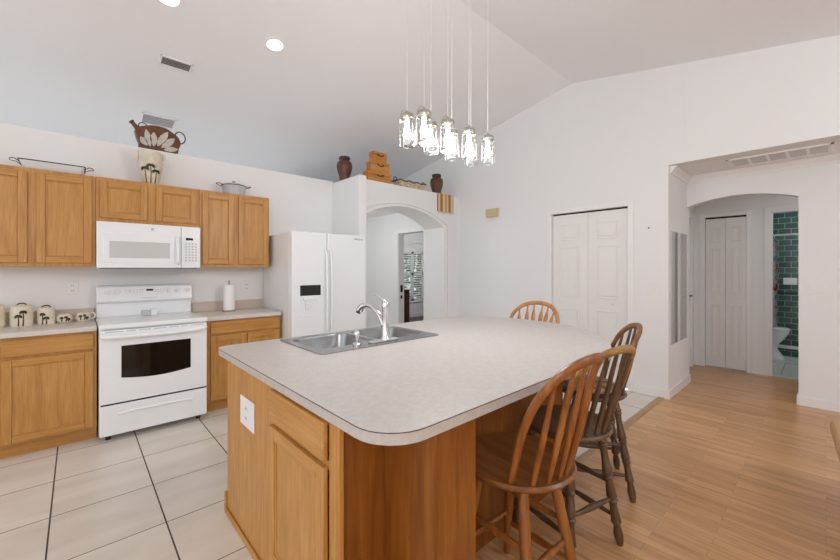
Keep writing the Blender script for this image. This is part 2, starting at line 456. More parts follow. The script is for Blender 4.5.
S('floor_tile', MB().box(-4, X2, 1.2, 8.6, -0.1, 0), 'tile', 'large greige ceramic floor tiles with dark grout in the kitchen', 'floor')
S('floor_wood', MB().box(-4, 6.62, -4, 1.2, -0.1, 0).box(4.63, 6.62, 1.2, 1.45, -0.1, 0), 'plank', 'oak strip laminate floor running into the hall', 'floor')
S('floor_bathroom', MB().box(6.62, 8.4, -1.3, 1.2, -0.1, 0.003), 'bath_floor', 'pale tile floor of the bathroom', 'floor')
S('floor_bedroom', MB().box(X2, 9.3, 4.4, 8.2, -0.1, 0.002), 'dark_floor', 'dark wood floor of the room beyond the arch', 'floor')
S('ceiling', MB().prism([(-4, cz(-4)), (RY, RZ), (8.7, cz(8.7)), (8.7, cz(8.7) + .1), (RY, RZ + .1), (-4, cz(-4) + .1)], 'x', -4, 4.8), 'ceiling', 'vaulted white textured ceiling', 'ceiling')

S('wall_back', MB().box(-4, 2.6, YW, YW + 0.27, 0, 2.592, 0.008), 'wall', 'white kitchen wall stopping short of the ceiling behind the cabinets', 'wall')
S('wall_partition', MB().box(2.60, 2.715, 3.95, YW + .02, 0, TOP, 0.018, seg=3), 'wall', 'short white wall beside the refrigerator', 'wall')

def arc_pts(xc, half, zs, rise, n=28, lo=None):
    R = (half * half + rise * rise) / (2 * rise); a = math.asin(half / R); out = []
    for i in range(n + 1):
        t = a - 2 * a * i / n
        p = (xc + R * math.sin(t), zs + R * math.cos(t) - (R - rise))
        if lo is None or p[0] >= lo: out.append(p)
    return out                                   # from the high-x side to the low-x side
inner = arc_pts(3.46, 0.80, 2.04, 0.232)
S('wall_arch', MB().prism([(X2 + .02, 0), (X2 + .02, TOP), (2.70, TOP), (2.70, 2.06)] + [p for p in reversed(inner) if p[0] > 2.71] + [(4.26, 0)], 'y', 4.12, 4.51), 'wall', 'white wall with a wide arched opening and a plant shelf on top', 'wall')
def ring(c0, c1):
    return [(c0[0][0], 0)] + c0 + list(reversed(c1)) + [(c1[0][0], 0)]
c = [arc_pts(3.46, h, z, ri, lo=2.722) for h, z, ri in ((0.80, 2.04, 0.232), (0.875, 2.062, 0.240), (0.905, 2.072, 0.244), (0.955, 2.088, 0.248), (0.985, 2.098, 0.252))]
S('trim_arch', MB().prism(ring(c[0], c[1]), 'y', 4.078, 4.121, bev=0.006).prism(ring(c[1], c[2]), 'y', 4.112, 4.121).prism(ring(c[2], c[3]), 'y', 4.092, 4.121, bev=0.005).prism(ring(c[3], c[4]), 'y', 4.112, 4.121), 'trim', 'stepped white moulding around the wide arch', 'trim')
S('ceiling_hall', MB().box(2.715, X2, 4.51, 6.95, 2.48, TOP).box(2.6, 2.715, 4.62, 6.95, 2.48, TOP), 'wall', 'flat white lid over the passage behind the arch', 'ceiling')
S('wall_passage', MB().box(2.6, X2, 6.85, 6.95, 0, 2.48).box(2.6, 2.715, 4.87, 6.85, 0, 2.48), 'wall', 'white end wall of the passage behind the arch', 'wall')

def seg(mb, y0, y1, zb, dx=0.0):
    ys = [y0] + ([RY] if y0 < RY < y1 else []) + [y1]
    mb.prism([(y0, zb), (y1, zb)] + [(y, cz(y) + 0.05) for y in reversed(ys)], 'x', X2 - dx, X2 + 0.14); return mb
w2 = MB()
seg(w2, -4, -1.3, 0); seg(w2, -1.3, 0.985, 2.49, 0.006); seg(w2, 0.985, 1.135, 2.49); seg(w2, 1.135, 1.53, 0); seg(w2, 1.53, 2.462, 2.105)
seg(w2, 2.462, 4.93, 0); seg(w2, 4.93, 5.67, 2.075); seg(w2, 5.67, 8.6, 0)
S('wall_right', w2, 'wall', 'tall white wall holding the pantry doors, rising to the vault', 'wall')
S('wall_far', MB().box(-4, 4.8, 8.6, 8.7, 1.5, 3.2), 'wall', 'white wall far behind the kitchen wall', 'wall')
S('wall_rear', MB().box(-4, 4.8, -4.1, -4, 0, 3.0), 'wall', 'white end wall of the living area', 'wall')
S('wall_pantry', MB().box(4.85, 4.9, 1.3, 2.7, 0, 2.4).box(4.77, 4.85, 1.36, 1.4, 0, 2.4).box(4.77, 4.85, 2.6, 2.64, 0, 2.4), 'dark_gap', 'dark inside of the pantry', 'wall')  # pantry inside coloured near black to stand for its shade

# alcove leading to the hall
S('wall_alcove_side', MB().box(4.765, 5.54, 1.135, 1.29, 0, 2.5), 'wall', 'white alcove side wall with two narrow mirrors', 'wall')
S('ceiling_alcove', MB().box(4.765, 5.43, -1.3, 1.2, 2.49, 2.56), 'ceiling', 'low textured ceiling of the alcove', 'ceiling')
al = arc_pts(0.6625, 0.4725, 2.13, 0.082, 20)
S('wall_alcove_back', MB().prism([(1.15, 2.125)] + al[::1] + [(0.19, 0), (-1.4, 0), (-1.4, 2.56), (1.15, 2.56)], 'x', 5.42, 5.54), 'wall', 'white wall with the low arch into the hall', 'wall')
S('wall_alcove_end', MB().box(4.765, 5.5, -1.4, -1.3, 0, 2.56), 'wall', 'white far side wall of the alcove', 'wall')
S('ceiling_corridor', MB().box(5.53, 6.74, -0.9, 1.5, 2.46, 2.56), 'wall', 'white hall ceiling behind the low arch', 'ceiling')
hb = MB().box(6.6, 6.72, 1.17, 1.5, 0, 2.46).box(6.6, 6.72, 0.72, 1.17, 2.115, 2.46).box(6.6, 6.72, 0.47, 0.72, 0, 2.46).box(6.6, 6.72, -0.33, 0.47, 2.11, 2.46).box(6.6, 6.72, -0.9, -0.33, 0, 2.46)
S('wall_corridor_back', hb, 'wall', 'white hall wall with closet and bathroom doorway', 'wall')
S('wall_corridor_side', MB().box(5.54, 5.62, 1.30, 1.42, 0, 2.46).box(5.62, 6.42, 1.30, 1.42, 2.11, 2.46).box(6.42, 6.6, 1.30, 1.42, 0, 2.46), 'wall', 'white hall side wall with a door', 'wall')
S('wall_corridor_end', MB().box(5.54, 6.6, -0.9, -0.8, 0, 2.46), 'wall', 'white hall end wall', 'wall')
S('wall_closet', MB().box(6.95, 7.0, 0.68, 1.3, 0, 2.4).box(6.72, 6.95, 0.69, 0.71, 0, 2.4), 'dark_gap', 'dark inside of the hall closet', 'wall')  # closet inside coloured near black for shade, like the pantry
S('wall_bathroom', MB().box(8.28, 8.4, -1.3, 1.2, 0, 2.46), 'green_tile', 'teal subway tile wall in the bathroom', 'wall')
S('wall_bathroom_side', MB().box(6.72, 8.28, 0.95, 1.05, 0, 2.46).box(6.72, 8.28, -1.3, -1.2, 0, 2.46), 'wall', 'white side walls of the bathroom', 'wall')
S('ceiling_bathroom', MB().box(6.74, 8.4, -1.3, 1.1, 2.46, 2.56), 'wall', 'white bathroom ceiling', 'ceiling')
S('trim_bathroom_ledge', MB().box(8.255, 8.28, -1.2, 0.95, 0.125, 0.175, 0.004), 'trim', 'white ledge strip low on the teal tile', 'trim')

# room beyond the arch
bw = MB().box(X2 + .14, 6.62, 8.05, 8.15, 0, 2.6).box(8.0, 9.3, 8.05, 8.15, 0, 2.6).box(6.62, 8.0, 8.05, 8.15, 0, 0.46)
bw.prism([(6.62, 2.6), (8.0, 2.6), (8.0, 1.93)] + arc_pts(7.31, 0.69, 1.93, 0.2) + [(6.62, 1.93)], 'y', 8.05, 8.15)
S('wall_bedroom', bw, 'wall', 'pale wall around the shuttered window', 'wall')
S('wall_bedroom_side', MB().box(9.2, 9.3, 4.4, 8.1, 0, 2.6).box(X2 + .14, 9.3, 4.3, 4.4, 0, 2.6), 'wall', 'pale side walls of the room beyond', 'wall')
S('ceiling_bedroom', MB().box(X2 + .14, 9.3, 4.3, 8.15, 2.6, 2.7), 'wall', 'white ceiling of the room beyond', 'ceiling')
S('baseboard_bedroom', MB().box(X2 + .14, 9.2, 8.03, 8.05, 0.002, 0.11, 0.004), 'trim', 'white baseboard below the shuttered window', 'baseboard')

# window with plantation shutters
wn = T('window_1', 'shuttered arched window of the room beyond the passage', 'window', (6.62, 8.04, 0.46), kind='structure')
O('frame', MB().box(0, 1.38, -0.02, 0.09, -0.03, 0.0, 0.004).box(0, 0.05, 0, 0.08, 0, 1.47).box(1.33, 1.38, 0, 0.08, 0, 1.47).box(0, 1.38, 0, 0.08, 1.42, 1.47), 'trim', wn)
O('arch_shade', MB().prism([(0.02, 1.47)] + [(x - 6.62, z - 0.46) for x, z in reversed(arc_pts(7.31, 0.68, 1.93, 0.19))] + [(1.36, 1.47)], 'y', 0.03, 0.05), 'trim', wn)
for k in range(3):
    x0 = 0.05 + k * 0.427; x1 = x0 + 0.427
    sh = O('shutter', MB().box(x0, x0 + 0.045, 0.0, 0.03, 0, 1.42).box(x1 - 0.045, x1, 0.0, 0.03, 0, 1.42).box(x0, x1, 0.0, 0.03, 0, 0.08).box(x0, x1, 0.0, 0.03, 0.74, 0.82).box(x0, x1, 0.0, 0.03, 1.36, 1.42), 'trim', wn)
    lv = MB()
    for i in range(10): lv.prism([(-0.005, 0.105 + i * 0.066), (0.0, 0.10 + i * 0.066), (0.04, 0.116 + i * 0.066), (0.035, 0.121 + i * 0.066)], 'x', x0 + .045, x1 - .045)
    for i in range(8): lv.prism([(-0.005, 0.845 + i * 0.066), (0.0, 0.84 + i * 0.066), (0.04, 0.856 + i * 0.066), (0.035, 0.861 + i * 0.066)], 'x', x0 + .045, x1 - .045)
    O('louvres', lv, 'trim', sh)
O('pane', MB().box(0.03, 1.35, 0.075, 0.08, 0.0, 1.44), 'glass', wn)

# doors and casings -------------------------------------------------
def casing(mb, axis, face, a0, a1, top, w=0.06, t=0.016, sgn=-1):
    """flat casing round an opening a0..a1 on a wall face"""
    f0, f1 = sorted((face, face + sgn * t))
    for (p, q, z0, z1) in ((a0 - w, a0, 0, top + w), (a1, a1 + w, 0, top + w), (a0, a1, top, top + w)):
        if axis == 'y': mb.box(f0, f1, p, q, z0, z1, 0.004)
        else: mb.box(p, q, f0, f1, z0, z1, 0.004)
    return mb
S('trim_pantry', casing(MB(), 'y', X2, 1.53, 2.462, 2.105, 0.062), 'trim', 'white casing around the pantry doors', 'trim')
S('trim_passage', casing(MB(), 'y', X2, 4.93, 5.67, 2.075, 0.07).box(X2, X2 + .14, 5.655, 5.67, 0, 2.075).box(X2, X2 + .14, 4.93, 4.945, 0, 2.075), 'trim', 'white casing of the doorway behind the arch', 'trim')
S('trim_closet', casing(MB(), 'y', 6.6, 0.72, 1.17, 2.115, 0.055), 'trim', 'white casing around the hall closet', 'trim')
S('trim_bathroom', casing(MB(), 'y', 6.6, -0.33, 0.466, 2.11, 0.075), 'trim', 'white casing of the bathroom doorway', 'trim')
S('trim_corridor', casing(MB(), 'x', 1.30, 5.62, 6.42, 2.11, 0.055, 0.014), 'trim', 'white casing of the hall side door', 'trim')
S('baseboard_right', MB().box(X2 - 0.014, X2, 1.135, 1.468, 0, 0.095, 0.004).box(X2 - 0.014, X2, 2.524, 4.10, 0, 0.095, 0.004), 'trim', 'white baseboard under the pantry wall', 'baseboard')
S('baseboard_alcove', MB().box(X2 - 0.014, 5.54, 1.121, 1.135, 0, 0.095, 0.004).box(5.406, 5.42, -1.3, 0.19, 0, 0.095, 0.004).box(5.406, 5.54, 0.19, 0.204, 0, 0.095, 0.004), 'trim', 'white baseboard around the alcove', 'baseboard')
cr = MB()
prof = [(0, 0), (0, -0.075), (-0.012, -0.075), (-0.02, -0.05), (-0.05, -0.018), (-0.06, -0.012), (-0.06, 0)]
cr.prism([(5.42 + a, 2.489 + b) for a, b in prof], 'y', -1.3, 1.134)
cr.prism([(1.135 + a, 2.489 + b) for a, b in prof], 'x', 4.69, 5.419)
S('trim_crown', cr, 'trim', 'white crown moulding under the alcove ceiling', 'trim')
S('trim_threshold', MB().prism([(1.165, 0), (1.175, 0.009), (1.225, 0.009), (1.235, 0)], 'x', 2.32, X2), 'strip_wood', 'tan wood strip between tile and laminate', 'trim')

def leaf(w, h, panels, t=0.035):
    """a moulded door leaf in local x (width), z (height), front at y = 0"""
    mb = MB().box(0, w, 0, t, 0, h, 0.003)
    for (z0, z1) in panels:
        m = w * 0.22
        for q, e, f in ((0.0, 0.014, -0.010), (0.030, 0.0, -0.008)):
            if e:
                for a, b, c, d in ((m, m + e, z0, z1), (w - m - e, w - m, z0, z1), (m + e, w - m - e, z0, z0 + e), (m + e, w - m - e, z1 - e, z1)): mb.box(a, b, f, 0.003, c, d, 0.004)
            else: mb.box(m + q, w - m - q, f, 0.003, z0 + q, z1 - q, 0.007)
    return mb
def bifold(name, label, loc, rz, w, h, knob_leaf):
    t = T(name, label, 'door', loc, rz, kind='structure')
    lw = w / 2 - 0.004
    for i in range(2):
        lf = O('leaf', leaf(lw, h, [(0.12, 0.42 * h), (0.49 * h, 0.80 * h), (0.84 * h, 0.94 * h)]), 'door_white', t, (0.003 + i * (lw + 0.003), 0, 0.012))
        if i == knob_leaf:
            O('knob', MB().lathe([(0, -0.03), (0.012, -0.03), (0.017, -0.02), (0.012, -0.01), (0.008, 0), (0.012, 0.004), (0, 0.004)], (lw * 0.62, 0, 0.465 * h), 16, rot=Matrix.Rotation(-PI / 2, 3, 'X')), 'plate', lf)
    return t
# facing -x: local x runs towards -y
bifold('door_1', 'white bifold pantry doors with raised panels', (X2 + 0.03, 2.460, 0), -PI / 2, 0.928, 2.073, 1)
bifold('door_2', 'narrow white bifold closet doors at the end of the hall', (6.625, 1.168, 0.0), -PI / 2, 0.446, 2.08, 1)
S('trim_track_gap', MB().box(X2 + .05, X2 + .10, 1.53, 2.462, 2.088, 2.105).box(6.64, 6.70, 0.72, 1.17, 2.098, 2.115), 'dark_gap', 'dark strips in the track gaps above the bifold doors', 'trim')  # shaded gap over the doors painted in as dark strips
d3 = T('door_3', 'white hall door with a dark lever handle', 'door', (5.63, 1.335, 0.01), 0, kind='structure')
O('leaf', leaf(0.78, 2.09, [(0.15, 0.9), (1.05, 1.9)]), 'door_white', d3)
hd = O('handle', MB().rod((0.715, 0.0, 1.0), (0.715, -0.07, 1.0), [(0, 0.026), (0.15, 0.026), (0.2, 0.01), (1, 0.01)]).rod((0.715, -0.06, 1.0), (0.6, -0.06, 1.0), 0.011), 'black', d3)
d4 = T('door_4', 'pale doorway jamb hardware in the passage', 'door', (X2 + 0.07, 5.655, 0), 0, kind='structure')
O('strike_plate', MB().box(-0.025, 0.03, -0.006, 0, 0.93, 1.07, 0.002).box(-0.02, 0.02, -0.03, 0, 0.99, 1.02, 0.004), 'black', d4)
O('deadbolt_plate', MB().box(-0.02, 0.02, -0.006, 0, 0.80, 0.87, 0.002), 'black', d4)

# ------------------------------------------------------------------ cabinets
def door_front(parent, x0, x1, z0, z1, y=0.0, fw=0.052, vm='oak_v', hm='oak_h'):
    """a framed cabinet door standing proud of local y; returns the door"""
    t = 0.019; mb = MB()
    mb.box(x0, x0 + fw, y - t, y, z0, z1, 0.004, 0).box(x1 - fw, x1, y - t, y, z0, z1, 0.004, 0)
    mb.box(x0 + fw, x1 - fw, y - t, y, z0, z0 + fw, 0.004, 1).box(x0 + fw, x1 - fw, y - t, y, z1 - fw, z1, 0.004, 1)
    d = O('door', mb, [vm, hm], parent)
    g = 0.010
    pm = MB().box(x0 + fw - .004, x1 - fw + .004, y - 0.008, y - 0.001, z0 + fw - .004, z1 - fw + .004)
    for a, b, c, e in ((x0 + fw, x0 + fw + g, z0 + fw, z1 - fw), (x1 - fw - g, x1 - fw, z0 + fw, z1 - fw)): pm.box(a, b, y - 0.0125, y - 0.006, c, e, 0.003)
    for c, e in ((z0 + fw, z0 + fw + g), (z1 - fw - g, z1 - fw)): pm.box(x0 + fw, x1 - fw, y - 0.0125, y - 0.006, c, e, 0.003)
    O('panel', pm, vm, d)
    return d
def upper(label, x0, x1, z0, z1, doors):
    t = T('wall_cabinet', label, 'cabinet', (x0, 4.275, z0), group='oak wall cabinets')
    w, h = x1 - x0, z1 - z0
    O('body', MB().box(0, w, 0, YW - 4.275 - 0.001, 0, h, 0.002), 'oak_v', t)
    for a, b in doors: door_front(t, a - x0, b - x0, 0.03, h - 0.03)
    return t
UF = 2.187
upper('oak two-door wall cabinet under the white tray', -0.66, 0.118, 1.405, UF, [(-0.625, -0.289), (-0.239, 0.094)])
upper('short oak wall cabinet above the white microwave', 0.120, 0.906, 1.803, UF, [(0.146, 0.480), (0.546, 0.882)])
upper('oak two-door wall cabinet beside the refrigerator under the grey casserole', 0.908, 1.604, 1.405, UF, [(0.932, 1.228), (1.276, 1.585)])

CF = 4.01      # cabinet face of the back run
def base(label, x0, x1, fronts):
    t = T('base_cabinet', label, 'cabinet', (x0, CF, 0), group='oak base cabinets')
    w = x1 - x0
    O('body', MB().box(0, w, 0, YW - CF - 0.002, 0.10, 0.884, 0.002), 'oak_v', t)
    O('toe_kick', MB().box(0, w, 0.05, 0.07, 0, 0.10), 'oak_h', t)
    for k, a, b, z0, z1 in fronts:
        if k == 'drawer': O('drawer_front', MB().box(a - x0, b - x0, -0.019, 0, z0, z1, 0.005), 'oak_h', t)
        else: door_front(t, a - x0, b - x0, z0, z1)
base('oak base cabinet with one wide door beside the stove below the canisters', -0.435, 0.118, [('drawer', -0.40, 0.097, 0.745, 0.866), ('door', -0.40, 0.097, 0.115, 0.725)])
base('oak base cabinet out past the canisters', -1.2, -0.437, [('drawer', -1.17, -0.47, 0.745, 0.866), ('door', -1.17, -0.83, 0.115, 0.725), ('door', -0.81, -0.47, 0.115, 0.725)])
base('oak base cabinet with a wide drawer over two doors next to the refrigerator', 0.908, 1.628, [('drawer', 0.945, 1.604, 0.755, 0.866), ('door', 0.945, 1.272, 0.115, 0.735), ('door', 1.284, 1.604, 0.115, 0.735)])

def worktop(label, x0, x1):
    t = T('countertop', label, 'countertop', (x0, 3.985, 0.885), group='beige laminate countertops along the wall')
    w = x1 - x0; d = YW - 3.985
    O('slab', MB().box(0, w, 0, d - .001, 0, 0.038, 0.005), 'counter_back', t)
    O('backsplash', MB().box(0, w, d - 0.02, d - .001, 0.038, 0.142, 0.004), 'backsplash', t)
worktop('beige laminate countertop holding the palm tree canisters', -1.2, 0.119)
worktop('beige laminate countertop holding the paper towel roll', 0.907, 1.630)
CT = 0.923

# ------------------------------------------------------------------ stove
st = T('stove', 'white freestanding electric range with a black oven window', 'stove', (0.125, 3.87, 0))
W = 0.764
O('body', MB().box(0.004, W - 0.004, 0.03, 0.70, 0.05, 0.90, 0.004), 'appliance', st)
O('foot', MB().lathe([(0, 0), (0.018, 0), (0.018, 0.05), (0, 0.05)], (0.06, 0.08, 0)), 'black', st)
O('foot', MB().lathe([(0, 0), (0.018, 0), (0.018, 0.05), (0, 0.05)], (W - 0.06, 0.08, 0)), 'black', st)
O('foot', MB().lathe([(0, 0), (0.018, 0), (0.018, 0.05), (0, 0.05)], (0.06, 0.6, 0)), 'black', st)
O('foot', MB().lathe([(0, 0), (0.018, 0), (0.018, 0.05), (0, 0.05)], (W - 0.06, 0.6, 0)), 'black', st)
O('cooktop', MB().box(0, W, -0.012, 0.66, 0.902, 0.940, 0.012, seg=3), 'appliance', st)
for x, y, q in ((0.2, 0.17, 0.1), (0.56, 0.17, 0.075), (0.2, 0.45, 0.075), (0.56, 0.45, 0.1)):
    O('burner_ring', MB().lathe([(q - 0.004, 0.9402), (q, 0.9408), (q + .004, 0.9402)], (x, y, 0), 36), 'appliance_grey', st)
od = O('oven_door', MB().box(0.006, W - 0.006, -0.005, 0.03, 0.305, 0.892, 0.008, seg=3), 'appliance', st)
n = 14
wpts = [(0.140, 0.505)] + [(0.140 + 0.487 * i / n, 0.505 - 0.024 * math.sin(PI * i / n)) for i in range(1, n)] + [(0.627, 0.505), (0.627, 0.762), (0.140, 0.762)]
O('window', MB().prism(wpts, 'y', -0.008, 0.0), 'black_gloss', od)
hp = [(0.02, -0.008, 0.853), (0.03, -0.03, 0.85), (0.06, -0.045, 0.846)] + [(0.06 + 0.644 * i / 10, -0.047 - 0.006 * math.sin(PI * i / 10), 0.846 - 0.008 * math.sin(PI * i / 10)) for i in range(1, 10)] + [(W - .06, -0.045, 0.846), (W - .03, -0.03, 0.85), (W - .02, -0.008, 0.853)]
O('handle', MB().tube(spline(hp, 3), 0.017, 12), 'appliance', od)
vt = MB()
for a, b in ((0.04, 0.15), (0.175, 0.235), (0.255, 0.335), (0.355, 0.445), (0.465, 0.535), (0.555, 0.60), (0.63, 0.73)): vt.box(a, b, -0.0065, 0.0, 0.876, 0.884, 0.001)
O('vent', vt, 'appliance_grey', od)
dr = O('drawer', MB().box(0.006, W - 0.006, -0.003, 0.03, 0.05, 0.292, 0.008, seg=3), 'appliance', st)
O('pull', MB().tube([(0.12 + 0.52 * i / 16, -0.004 - 0.006 * math.sin(PI * i / 16), 0.225 - 0.012 * abs(2 * i / 16 - 1) ** 4) for i in range(17)], 0.010, 8), 'appliance', dr)
O('drawer_gap', MB().box(0.012, W - 0.012, 0.008, 0.02, 0.290, 0.307), 'dark_gap', st)
bgd = O('backguard', MB().box(0.006, W - 0.006, 0.655, 0.71, 0.938, 1.075, 0.004).prism([(0.62, 1.068), (0.60, 1.085), (0.625, 1.215), (0.645, 1.232), (0.71, 1.232), (0.71, 1.068)], 'x', 0.004, W - 0.004, bev=0.006), 'appliance', st)
def on_panel(z): return 0.60 + (z - 1.085) / 0.13 * 0.025
for x in (0.083, 0.150, 0.228, 0.546, 0.625, 0.712):
    y = on_panel(1.165)
    kn = O('knob', MB().lathe([(0, 0.004), (0.026, 0.004), (0.026, 0.0), (0.022, -0.016), (0.018, -0.020), (0, -0.020)], (x, y, 1.165), 20, rot=Matrix.Rotation(-PI / 2 + 0.19, 3, 'X') @ Matrix.Scale(-1, 3, (0, 0, 1))).box(x - 0.004, x + 0.004, y - 0.032, y - 0.014, 1.147, 1.183, 0.002), 'appliance', bgd)
O('display', MB().box(0.372, 0.428, on_panel(1.18) - 0.003, on_panel(1.18) + .01, 1.172, 1.190), 'black_gloss', bgd)
for x0 in (0.272, 0.440):
    kp = MB()
    for i in range(4):
        for j in range(3): kp.box(x0 + i * 0.022, x0 + 0.012 + i * 0.022, on_panel(1.15) - .001 + j * .003, on_panel(1.15) + .012, 1.14 + j * 0.02, 1.147 + j * 0.02)
    O('keypad', kp, 'appliance_grey', bgd)
O('brand_line', MB().box(0.33, 0.46, on_panel(1.11) - 0.001, on_panel(1.11) + .01, 1.106, 1.111), 'appliance_grey', bgd)
sr = T('salt_box', 'small white and grey salt box on the stove top', 'container', (0.50, 4.40, 0.941))
O('box', MB().box(-0.05, 0.02, -0.03, 0.03, 0, 0.05, 0.006), 'appliance_grey', sr)
O('lid', MB().box(0.022, 0.07, -0.032, 0.03, 0, 0.058, 0.006), 'appliance', sr)

# ------------------------------------------------------------------ microwave
mw = T('microwave', 'white over-the-range microwave with a pale grey window', 'microwave', (0.122, 4.2, 1.388))
MWW, MWH = 0.782, 0.410
O('body', MB().box(0, MWW, 0.02, 0.40, 0.008, MWH, 0.004), 'appliance', mw)
O('vent_grille', MB().box(0.03, MWW - 0.03, 0.025, 0.36, 0.0, 0.01), 'dark_gap', mw)
md = O('door', MB().box(0.002, 0.616, 0, 0.022, 0.006, MWH - 0.004, 0.008, seg=3).box(0.045, 0.565, -0.004, 0.004, 0.05, 0.318, 0.003), 'appliance', mw)
O('window', MB().box(0.083, 0.525, -0.0065, 0, 0.095, 0.242, 0.004), 'micro_window', md)
O('handle', MB().tube(spline([(0.588, 0.0, 0.30), (0.586, -0.03, 0.285), (0.584, -0.036, 0.2), (0.585, -0.036, 0.12), (0.588, -0.03, 0.065), (0.59, 0.0, 0.05)], 5), 0.014, 10), 'appliance', md)
O('badge', MB().lathe([(0, -0.004), (0.010, -0.004), (0.012, -0.002), (0.012, 0.003), (0, 0.003)], (0.39, 0, 0.362), 20, rot=Matrix.Rotation(PI / 2, 3, 'X') @ Matrix.Scale(-1, 3, (0, 0, 1))), 'nickel', md)
cp = O('control_panel', MB().box(0.620, MWW - 0.002, 0, 0.022, 0.006, MWH - 0.004, 0.008, seg=3), 'appliance', mw)
O('display', MB().box(0.655, 0.715, -0.003, 0.01, 0.276, 0.298), 'black_gloss', cp)
kb = MB()
for i in range(4):
    for j in range(7): kb.box(0.648 + i * 0.028, 0.665 + i * 0.028, -0.002, 0.01, 0.072 + j * 0.027, 0.086 + j * 0.027)
O('keypad', kb, 'appliance_grey', cp)

# ------------------------------------------------------------------ refrigerator
fr = T('refrigerator', 'white side-by-side refrigerator with a black ice dispenser panel', 'refrigerator', (1.652, 3.77, 0))
O('body', MB().box(0, 0.925, 0.085, 0.815, 0.02, 1.775, 0.006), 'appliance_matte', fr)
O('grille', MB().box(0.01, 0.915, 0.04, 0.09, 0.02, 0.10), 'appliance_grey', fr)
for x in (0.03, 0.88): O('hinge_cover', MB().box(x - 0.025, x + 0.04, 0.02, 0.12, 1.775, 1.795, 0.006), 'appliance_matte', fr)
fz = O('freezer_door', MB().box(0, 0.405, 0, 0.08, 0.11, 1.785, 0.014, seg=3), 'appliance', fr)
O('control_panel', MB().box(0.088, 0.326, -0.004, 0.01, 1.098, 1.211, 0.004), 'black_gloss', fz)
dsp = MB().box(0.086, 0.318, -0.004, 0.01, 1.082, 1.092, 0.002).box(0.086, 0.318, -0.004, 0.01, 0.872, 0.882, 0.002).box(0.086, 0.094, -0.004, 0.01, 0.882, 1.082, 0.002).box(0.310, 0.318, -0.004, 0.01, 0.882, 1.082, 0.002)
dsp.box(0.094, 0.310, -0.001, 0.01, 0.882, 1.082)
O('dispenser', dsp, 'appliance', fz)
O('paddle', MB().prism([(-0.03, 1.06), (-0.01, 1.06), (-0.002, 0.95), (-0.018, 0.955)], 'x', 0.14, 0.19, bev=0.003).box(0.12, 0.27, -0.02, 0.0, 1.05, 1.08, 0.004), 'appliance', fz)
fd = O('refrigerator_door', MB().box(0.411, 0.925, 0, 0.08, 0.11, 1.785, 0.014, seg=3), 'appliance', fr)
def fhandle(x, par):
    O('handle', MB().tube(spline([(x, 0.0, 1.60), (x, -0.018, 1.575), (x, -0.04, 1.48), (x, -0.055, 1.2), (x, -0.055, 0.95), (x, -0.04, 0.68), (x, -0.018, 0.585), (x, 0.0, 0.56)], 5), 0.013, 10), 'appliance', par)
fhandle(0.380, fz); fhandle(0.436, fd)
def text_mesh(name, body, size, mat, parent, loc, rot):
    c = bpy.data.curves.new(name, 'FONT'); c.body = body; c.size = size; c.extrude = 0.0006; c.align_x = 'CENTER'
    tmp = bpy.data.objects.new(name + '_tmp', c); COL.objects.link(tmp)
    bpy.context.view_layer.update()
    me = bpy.data.meshes.new_from_object(tmp.evaluated_get(bpy.context.evaluated_depsgraph_get()))
    bpy.data.objects.remove(tmp); me.materials.clear(); me.materials.append(M[mat])
    o = bpy.data.objects.new(name, me); COL.objects.link(o); o.parent = parent; o.location = loc; o.rotation_euler = rot
    return o
text_mesh('logo', 'Whirlpool', 0.030, 'vent_grey', fd, (0.818, -0.001, 1.728 - 0.0), (PI / 2, 0, 0))

# ------------------------------------------------------------------ island
isl = T('island_cabinet', 'oak kitchen island base with an end door and a square support column', 'kitchen island', (0.632, 2.31, 0))
IL = isl
def W2L(x0, x1, y0, y1): return x0 - 0.632, x1 - 0.632, y0 - 2.31, y1 - 2.31
def ibox(mb, x0, x1, y0, y1, z0, z1, bev=0.0, mat=0): return mb.box(*W2L(x0, x1, y0, y1), z0, z1, bev, mat)
O('end_panel', ibox(MB(), 0.632, 0.650, 1.697, 2.31, 0, 0.874, 0.002), 'oak_v', IL)
fm = MB(); ibox(fm, 0.632, 0.652, 1.652, 1.696, 0, 0.874, 0.002); ibox(fm, 0.632, 0.652, 1.10, 1.146, 0, 0.874, 0.002); ibox(fm, 0.632, 0.652, 1.146, 1.652, 0.70, 0.73); ibox(fm, 0.632, 0.652, 1.146, 1.652, 0.855, 0.874); ibox(fm, 0.632, 0.652, 1.146, 1.652, 0.0, 0.12)
O('face_frame', fm, 'oak_v', IL)
dh = bpy.data.objects.new('front', None)
bpy.data.objects.remove(dh)
# drawer and door face -x : build in a rotated local frame (local x runs towards the camera side)
def rot_child(o): o.location = (0, 0, 0); o.rotation_euler = (0, 0, -PI / 2); return o
rot_child(O('drawer_front', MB().box(0.668, 1.160, -0.020, 0.0, 0.732, 0.862, 0.005), 'oak_h', IL))
dd = door_front(IL, 0.668, 1.160, 0.115, 0.708, 0.0, 0.055); rot_child(dd)
O('drawer_box', ibox(MB(), 0.655, 0.9, 1.15, 1.65, 0.735, 0.85), 'oak_v', IL)
O('back_panel', ibox(ibox(MB(), 0.652, 1.035, 1.10, 1.118, 0, 0.874, 0.002), 1.035, 2.32, 1.155, 1.173, 0, 0.874, 0.002), 'oak_shaded', IL)
O('far_panel', ibox(MB(), 2.302, 2.32, 1.173, 2.31, 0, 0.72, 0.002), 'oak_v', IL)
O('kitchen_side', ibox(ibox(MB(), 0.650, 2.302, 2.29, 2.31, 0.10, 0.72), 0.650, 2.302, 2.23, 2.25, 0, 0.10), 'oak_v', IL)
O('support_column', ibox(ibox(ibox(MB(), 0.831, 0.849, 0.842, 1.099, 0, 0.874, 0.002), 0.849, 1.043, 0.842, 0.860, 0, 0.874, 0.002), 1.025, 1.043, 0.860, 1.154, 0, 0.874, 0.002), 'oak_shaded', IL)
